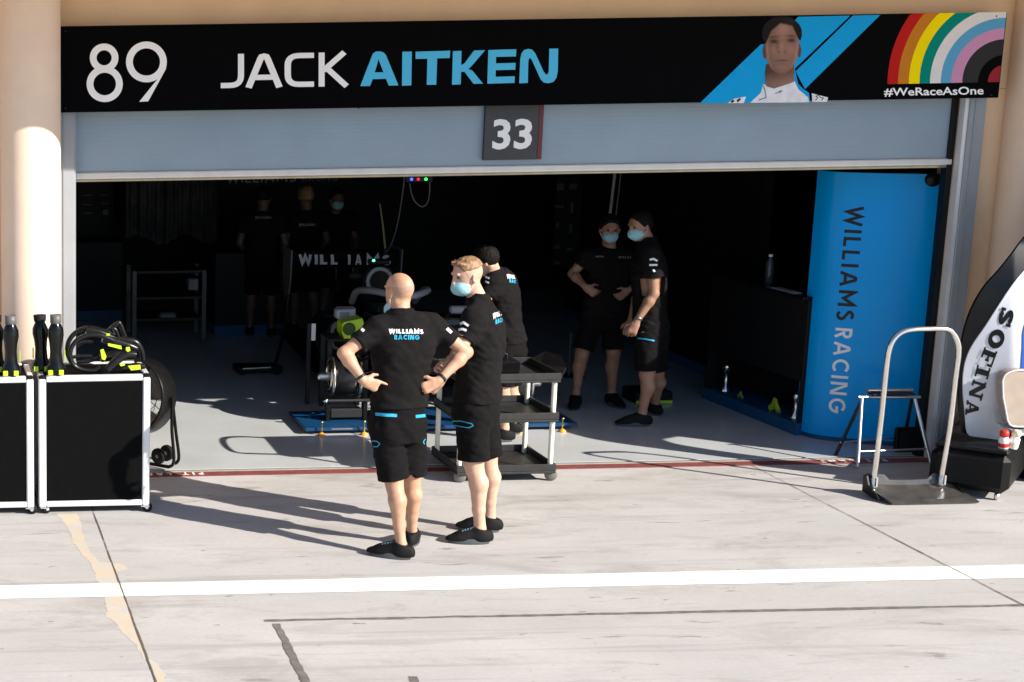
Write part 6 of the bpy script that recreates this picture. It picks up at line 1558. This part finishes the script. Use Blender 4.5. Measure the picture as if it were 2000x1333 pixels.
# ================================================================== INSIDE THE GARAGE
Yk = 5.2
k0, k1 = fa(258, 632, Yk), fa(404, 528, Yk)
sf = thing("shelf_trolley", "dark shelf trolley with pale legs at the back left of the garage", "trolley", ((k0[0]+k1[0])/2, Yk+0.25, 0.011))
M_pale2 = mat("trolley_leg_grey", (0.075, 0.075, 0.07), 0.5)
for x in (k0[0], k1[0]-0.05):
    for y in (Yk, Yk+0.5): mb = MB(); mb.box((x, y, 0.05), (x+0.05, y+0.04, k1[2]), 0.004); part("leg", mb, M_pale2, sf)
for z in (k0[2]+0.05, (k0[2]+k1[2])/2, k1[2]):
    mb = MB(); mb.box((k0[0]+0.051, Yk+0.005, z-0.03), (k1[0]-0.051, Yk+0.53, z), 0.004); part("shelf", mb, M_dark, sf)
def small(name, label, cat, px0, py0, px1, py1, Y, dep, m, group=None, bev=0.012):
    a, b = fa(px0, py1, Y), fa(px1, py0, Y); t = thing(name, label, cat, ((a[0]+b[0])/2, Y+dep/2, a[2]), group)
    mb = MB(); mb.box((a[0], Y, a[2]), (b[0], Y+dep, b[2]), bev); part("box_body", mb, m, t)
    mb = MB(); mb.box((a[0]-0.003, Y-0.003, b[2]+0.0005), (b[0]+0.003, Y+dep+0.003, b[2]+0.014), 0.004); part("lid", mb, M_dark, t)
    return t
small("parts_tray", "grey parts tray with black lid on the middle shelf of the back trolley", "box", 368, 545, 388, 568, Yk+0.05, 0.2, M_dimw)
small("parts_tub", "round cornered grey tub on the bottom shelf of the back trolley", "box", 312, 612, 345, 628, Yk+0.05, 0.2, M_dimw, None, 0.03)
mb = MB()
w0, w1 = fa(245, 470, 7.0), fa(425, 345, 7.0)
hg = thing("hanging_curtain", "dim grey curtain hanging at the back left of the garage", "curtain", ((w0[0]+w1[0])/2, 7.0, w0[2]))
vs = []; n = 60
for i in range(n+1):
    x = w0[0]+(w1[0]-w0[0])*i/n; y = 7.0+0.05*math.sin(i*1.1)+0.03*math.sin(i*0.37)
    vs += [(x, y, w0[2]+0.06*math.sin(i*0.2)), (x, y, w1[2]+0.8)]
mb.add(vs, [(2*i, 2*i+1, 2*i+3, 2*i+2) for i in range(n)], True); part("cloth", mb, mat("curtain_grey", (0.05, 0.05, 0.052), 0.8, var=0.5, scale=2.5), hg)
mb = MB(); mb.tube([(w0[0]-0.1, 7.0, w1[2]+0.82), (w1[0]+0.1, 7.0, w1[2]+0.82)], 0.015, 8); part("rail", mb, M_dark, hg)
# wall tool boards, back left and middle
def tool_board(label, x0, x1, y0, y1, Y, marks, m=M_pale2):
    a, b = fa(x0, y1, Y), fa(x1, y0, Y); t = thing("tool_board", label, "tool board", ((a[0]+b[0])/2, Y, a[2]), "tool boards on the garage walls")
    mb = MB(); mb.box((a[0], Y, a[2]), (b[0], Y+0.05, b[2]), 0.004); part("backing", mb, M_black, t)
    for px0, py0, px1, py1 in marks:
        p, q = fa(px0, py1, Y), fa(px1, py0, Y); mb = MB(); mb.box((p[0], Y-0.03, p[2]), (q[0], Y-0.0005, q[2]), 0.004); part("hanging_tool", mb, m, t)
    return t
tool_board("black tool board with pale tools at the far left of the garage", 152, 222, 340, 470, 7.6, [(162, 380, 180, 383), (196, 380, 214, 383), (162, 398, 180, 401), (197, 396, 214, 399), (162, 415, 180, 418), (200, 410, 211, 420)])
tool_board("black tool board with a double column of tools behind the masked men", 1078, 1140, 345, 520, 6.0, [(1086, 358, 1100, 372), (1110, 358, 1126, 370), (1083, 400, 1100, 406), (1112, 396, 1119, 416), (1085, 435, 1090, 446), (1110, 437, 1117, 455), (1080, 478, 1092, 486), (1104, 484, 1118, 490), (1080, 510, 1092, 517)])
# sign lettering on the back wall
sgn = thing("wall_sign", "dim lettering board high on the back wall of the garage", "sign", (fa(550, 352, 7.9)[0], 7.9, fa(550, 364, 7.9)[2]))
a, b = fa(425, 366, 7.9), fa(690, 366, 7.9); mb = MB(); mb.box((a[0], 7.9, a[2]), (b[0], 7.95, a[2]+0.30), 0.003); part("board", mb, M_black, sgn)
a, b = fa(443, 358, 7.9), fa(660, 357, 7.9); hh_ = 0.13
Lw = (b[0]-a[0]); mb = write("WILLIAMS", 0.16, (a[0], 7.897, a[2]), (1, 0, 0), (0, 0, 1), (0, -1, 0), length=Lw*0.62, height=hh_); part("lettering", mb, mat("sign_print", (0.30, 0.30, 0.30), 0.5), sgn)
mb = write("RAcInG", 0.16, (a[0]+Lw*0.68, 7.897, a[2]), (1, 0, 0), (0, 0, 1), (0, -1, 0), length=Lw*0.32, height=hh_); part("lettering", mb, M_plinth, sgn)
# blue edged floor cabinets at the back
for x0, x1, y_, Y, l in ((150, 240, 627, 6.9, "black floor cabinet with blue foot strip at the far back left"), (418, 560, 657, 5.9, "black floor cabinet with blue foot strip behind the dark haired team member")):
    a, b = gr(x0, y_, 0.011), gr(x1, y_-1, 0.011); t = thing("floor_cabinet", l, "cabinet", ((a[0]+b[0])/2, a[1]+0.25, 0.011), "floor cabinets at the back of the garage")
    mb = MB(); mb.box((a[0], a[1], 0.13), (b[0], a[1]+0.5, 0.95), 0.008); part("cabinet_body", mb, M_black, t)
    mb = MB(); mb.box((a[0]+0.005, a[1]+0.004, 0.011), (b[0]-0.005, a[1]+0.49, 0.129), 0.003); part("foot_strip", mb, M_plinth, t)
# floor jack in the middle of the floor
a, b = gr(462, 733, 0.011), gr(548, 728, 0.011)
fj = thing("floor_jack", "low black floor jack on the shaded garage floor", "jack", ((a[0]+b[0])/2, a[1]+0.1, 0.011))
mb = MB(); mb.box((a[0], a[1], 0.03), (b[0], a[1]+0.22, 0.09), 0.012); part("jack_body", mb, M_plast, fj)
mb = MB(); mb.tube([(a[0]+0.06, a[1]-0.008, 0.075), (b[0]-0.12, a[1]-0.008, 0.085)], 0.010, 8); part("side_rail", mb, M_alu, fj)
mb = MB(); mb.tube([(b[0]-0.05, a[1]+0.1, 0.09), (b[0]+0.10, a[1]+0.35, 0.45), (b[0]+0.13, a[1]+0.40, 0.75)], 0.018, 10); part("lever", mb, M_plast, fj)
for x in (a[0]+0.06, b[0]-0.06):
    mb = MB(); mb.lathe([(0.006, -0.13), (0.03, -0.13), (0.03, 0.13), (0.006, 0.13)], (x, a[1]+0.11, 0.041), (0, 1, 0), 16); part("roller", mb, M_rub, fj)
# poles, antenna, hanging lamp unit with cable loops
pz = fa(1197, 340, 4.2); pl = thing("service_pole", "thin pale service pole hanging from the garage ceiling above the masked men", "pole", (pz[0], 4.2, 0.011))
q = fa(1193, 408, 4.2); mb = MB(); mb.tube([(q[0]-0.01, 4.2, q[2]-0.15), (pz[0]+0.12, 4.2, 3.6)], 0.016, 10); part("tube", mb, mat("pole_grey", (0.42, 0.41, 0.38), 0.4), pl)
mb = MB(); mb.tube([(q[0]+0.06, 4.21, q[2]-0.1), (pz[0]+0.18, 4.21, 3.6)], 0.007, 8); part("cable", mb, M_dimw, pl)
mb = MB(); mb.box((q[0]-0.05, 4.18, q[2]-0.26), (q[0]+0.03, 4.22, q[2]-0.151), 0.006); part("socket_box", mb, M_dark, pl)
an0, an1 = fa(753, 492, 3.9), fa(742, 398, 3.9)
at_ = thing("thin_rod", "thin yellowish rod standing upright behind the car above the wing", "rod", (an0[0], 3.9, an0[2]))
mb = MB(); mb.tube([an0, (an0+an1)/2+np.array((0.005, 0, 0)), an1], (0.011, 0.009, 0.006), 8); part("rod_shaft", mb, mat("rod_yellow", (0.30, 0.27, 0.08), 0.5), at_)
mb = MB(); mb.lathe([(0.018, 0), (0.018, 0.05), (0.01, 0.07)], an0-Zv*0.03, Zv, 12); part("grip", mb, M_dark, at_)
l0, l1 = fa(796, 355, 3.0), fa(842, 345, 3.0)
lu = thing("signal_unit", "small hanging signal unit with blue, red and green lamps under the shutter", "signal lamp", ((l0[0]+l1[0])/2, 3.0, l0[2]))
mb = MB(); mb.box((l0[0]-0.02, 3.0, l0[2]-0.01), (l1[0]+0.02, 3.06, l1[2]+0.02), 0.006); part("housing", mb, M_plast, lu)
for px, c, s in ((804, (0.03, 0.06, 1.0), 3), (817, (0.9, 0.03, 0.05), 0.7), (832, (0.02, 0.9, 0.08), 2.5)):
    p = fa(px, 350.5, 2.995); mb = MB(); mb.lathe([(0.014, 0.002), (0.012, -0.006), (0.0, -0.009)], p, (0, 1, 0), 14); part("lamp", mb, emis("lamp_%d" % px, c, s), lu)
mb = MB(); mb.tube([((l0[0]+l1[0])/2, 3.03, l1[2]+0.02), ((l0[0]+l1[0])/2, 3.03, 3.61)], 0.012, 8); part("hanger", mb, M_dark, lu)
M_cable = mat("cable_grey", (0.14, 0.14, 0.17), 0.5)
mb = MB(); mb.tube(smooth3([fa(x, y, 3.02) for x, y in ((800, 358), (804, 380), (812, 396), (824, 404), (834, 398), (839, 378), (839, 356))]), 0.006, 6); part("cable", mb, M_cable, lu)
mb = MB(); mb.tube(smooth3([fa(x, y, Y) for x, y, Y in ((790, 345, 3.02), (786, 380, 3.1), (778, 430, 3.3), (768, 468, 3.5), (756, 492, 3.7))]), 0.006, 6); part("cable", mb, M_cable, lu)

# workbench along the right wall with its blue foot strip
g0, g1 = gr(1370, 777, 0.011), gr(1553, 851, 0.011)
wbx = (g0[0]+g1[0])/2
wb = thing("workbench", "black workbench with blue foot strip behind the blue curved panel", "workbench", (wbx+0.25, 1.5, 0.011))
wd_ = nrm(g1-g0); wn_ = np.array((-wd_[1], wd_[0], 0)); wn_ = wn_ if wn_[0] > 0 else -wn_; WL = np.linalg.norm(g1-g0)
WAX = (wd_, wn_, Zv)
mb = MB(); mb.box((0, 0, 0), (WL, 0.30, 0.10), 0.003, ax=WAX, org=g0); part("foot_strip", mb, M_plinth, wb)
zbt = fa(1500, 552, 1.6)[2]
mb = MB(); mb.box((0.0, 0.02, 0.45), (WL, 0.34, zbt-0.031), 0.004, ax=WAX, org=g0); part("cupboard", mb, M_black, wb)
mb = MB(); mb.box((-0.01, -0.03, zbt-0.03), (WL, 0.36, zbt), 0.004, ax=WAX, org=g0); part("worktop", mb, M_gloss, wb)
for a_, b_ in ((0.0, 0.03), (WL-0.03, WL)):
    mb = MB(); mb.box((a_, 0.02, 0.101), (b_, 0.34, 0.449), 0.002, ax=WAX, org=g0); part("side_panel", mb, M_black, wb)
mb = MB(); mb.box((0.031, 0.30, 0.102), (WL-0.031, 0.34, 0.448), 0.002, ax=WAX, org=g0); part("back_panel", mb, M_black, wb)
def onbench(px, py):   # point on the bench front plane
    best = None
    for s in np.linspace(0, WL, 200):
        p = g0+wd_*s; q = fa(px, py, p[1]); e = abs(q[0]-p[0])
        if best is None or e < best[0]: best = (e, s, q[2])
    return best[1], best[2]
def bench_item(name, label, cat, px, w, h_, m, prof, group=None):
    s, z = onbench(px, 760); b = g0+wd_*s+wn_*0.12+Zv*0.101; t = thing(name, label, cat, b, group)
    mb = MB(); mb.lathe(prof, b, Zv, 20); part("body", mb, m, t); return t, b
t, b = bench_item("nozzle_gun", "shiny metal nozzle standing on the low shelf of the workbench, nearer the back", "nozzle", 1392, .1, .2, M_chrome, [(0.05, 0), (0.045, 0.03), (0.02, 0.06), (0.02, 0.16), (0.035, 0.2), (0.03, 0.23)], "metal nozzles on the workbench shelf")
mb = MB(); mb.tube([b+np.array((0, 0, .16)), b+np.array((-0.03, -0.08, .20))], 0.012, 8); part("spout", mb, M_dark, t)
t, b = bench_item("nozzle_gun", "shiny metal nozzle standing on the low shelf of the workbench, next to the blue panel", "nozzle", 1532, .1, .2, M_chrome, [(0.05, 0), (0.045, 0.03), (0.02, 0.06), (0.02, 0.14), (0.035, 0.18), (0.03, 0.20)], "metal nozzles on the workbench shelf")
mb = MB(); mb.tube([b+np.array((0, 0, .14)), b+np.array((-0.03, -0.08, .18))], 0.012, 8); part("spout", mb, M_dark, t)
for px, l, hgt in ((1430, "small lime strap end between the two metal nozzles", 0.05), (1497, "folded lime strap lying on the low workbench shelf", 0.10)):
    s, z = onbench(px, 760); b = g0+wd_*s+wn_*0.08+Zv*0.101; t = thing("lime_strap", l, "strap", b, "lime straps on the workbench shelf")
    mb = MB(); mb.tube(smooth3([b-wd_*hgt*.6+Zv*.012, b-wd_*hgt*.1+Zv*hgt*.5, b+wd_*hgt*.05+Zv*hgt*.95, b+wd_*hgt*.2+Zv*hgt*.6, b+wd_*hgt*.7+Zv*.012]), hgt*.14, 8, flat=2.2); part("webbing", mb, mat("lime_bag", (0.30, 0.46, 0.01), 0.6), t)  # lime copy darkened to carry the shade under the bench
    mb = MB(); mb.box((-hgt*.12, -0.012, 0), (hgt*.12, 0.012, hgt*.3), 0.003, ax=WAX, org=b+wd_*hgt*.75); part("buckle", mb, M_dimw, t)
s, z = onbench(1476, 545); b = g0+wd_*s+wn_*0.12+Zv*zbt; bt = thing("water_bottle", "clear tall bottle standing on the workbench", "bottle", b)
mb = MB(); mb.lathe([(0.030, 0.001), (0.034, 0.01), (0.034, 0.17), (0.014, 0.215), (0.014, 0.23)], b, Zv, 18); part("bottle_body", mb, mat("bottle_clear", (0.05, 0.055, 0.07), 0.1), bt)
mb = MB(); mb.lathe([(0.017, 0.23), (0.017, 0.25), (0.0, 0.252)], b, Zv, 14); part("cap", mb, M_wht, bt)
s, z = onbench(1525, 552); b = g0+wd_*s+wn_*0.02+Zv*(zbt+0.001); pp = thing("paper_sheet", "white sheet of paper hanging over the workbench edge", "paper", b)
mb = MB(); P_ = [b-wd_*0.12-wn_*0.03, b+wd_*0.2-wn_*0.03, b+wd_*0.2+wn_*0.05, b-wd_*0.10+wn_*0.05]; mb.prism(P_, Zv*0.004); part("sheet", mb, mat("paper_white", (0.5, 0.5, 0.5), 0.7), pp)
mb = MB(); mb.prism([b-wd_*0.07-wn_*0.01+Zv*.0045, b+wd_*0.12-wn_*0.01+Zv*.0045, b+wd_*0.12+wn_*0.03+Zv*.0045, b-wd_*0.07+wn_*0.03+Zv*.0045], Zv*0.001); part("printed_area", mb, M_dimw, pp)
# lime edged box on the floor behind the masked man with the watch
lx, ly = gr(1242, 790, 0.011), gr(1302, 789, 0.011)
lm = thing("floor_box", "black floor box with lime trim behind the masked man with the watch", "box", ((lx[0]+ly[0])/2, lx[1]+0.15, 0.011))
mb = MB(); mb.box((lx[0], lx[1], 0.011), (ly[0]+0.05, lx[1]+0.3, 0.12), 0.008); part("box_body", mb, M_black, lm)
mb = MB(); mb.box((lx[0]-0.002, lx[1]-0.006, 0.014), (ly[0]+0.052, lx[1]-0.0005, 0.042), 0.002); part("lime_trim", mb, M_lime, lm)
# pale ladder-like stand legs seen left of the masked men
a, b = gr(1110, 735, 0.011), gr(1118, 650)
ld = thing("tube_stand", "pair of pale upright tubes left of the masked man with hands on hips", "stand", (a[0], a[1], 0.011))
for dx in (0, 0.07):
    mb = MB(); mb.tube([(a[0]+dx, a[1], 0.02), (a[0]+dx, a[1], fa(1110, 650, a[1])[2])], 0.012, 8); part("tube", mb, M_pale2, ld)
mb = MB(); mb.box((a[0]-0.06, a[1]-0.10, 0.011), (a[0]+0.13, a[1]+0.10, 0.019), 0.002); part("base_plate", mb, M_dark, ld)
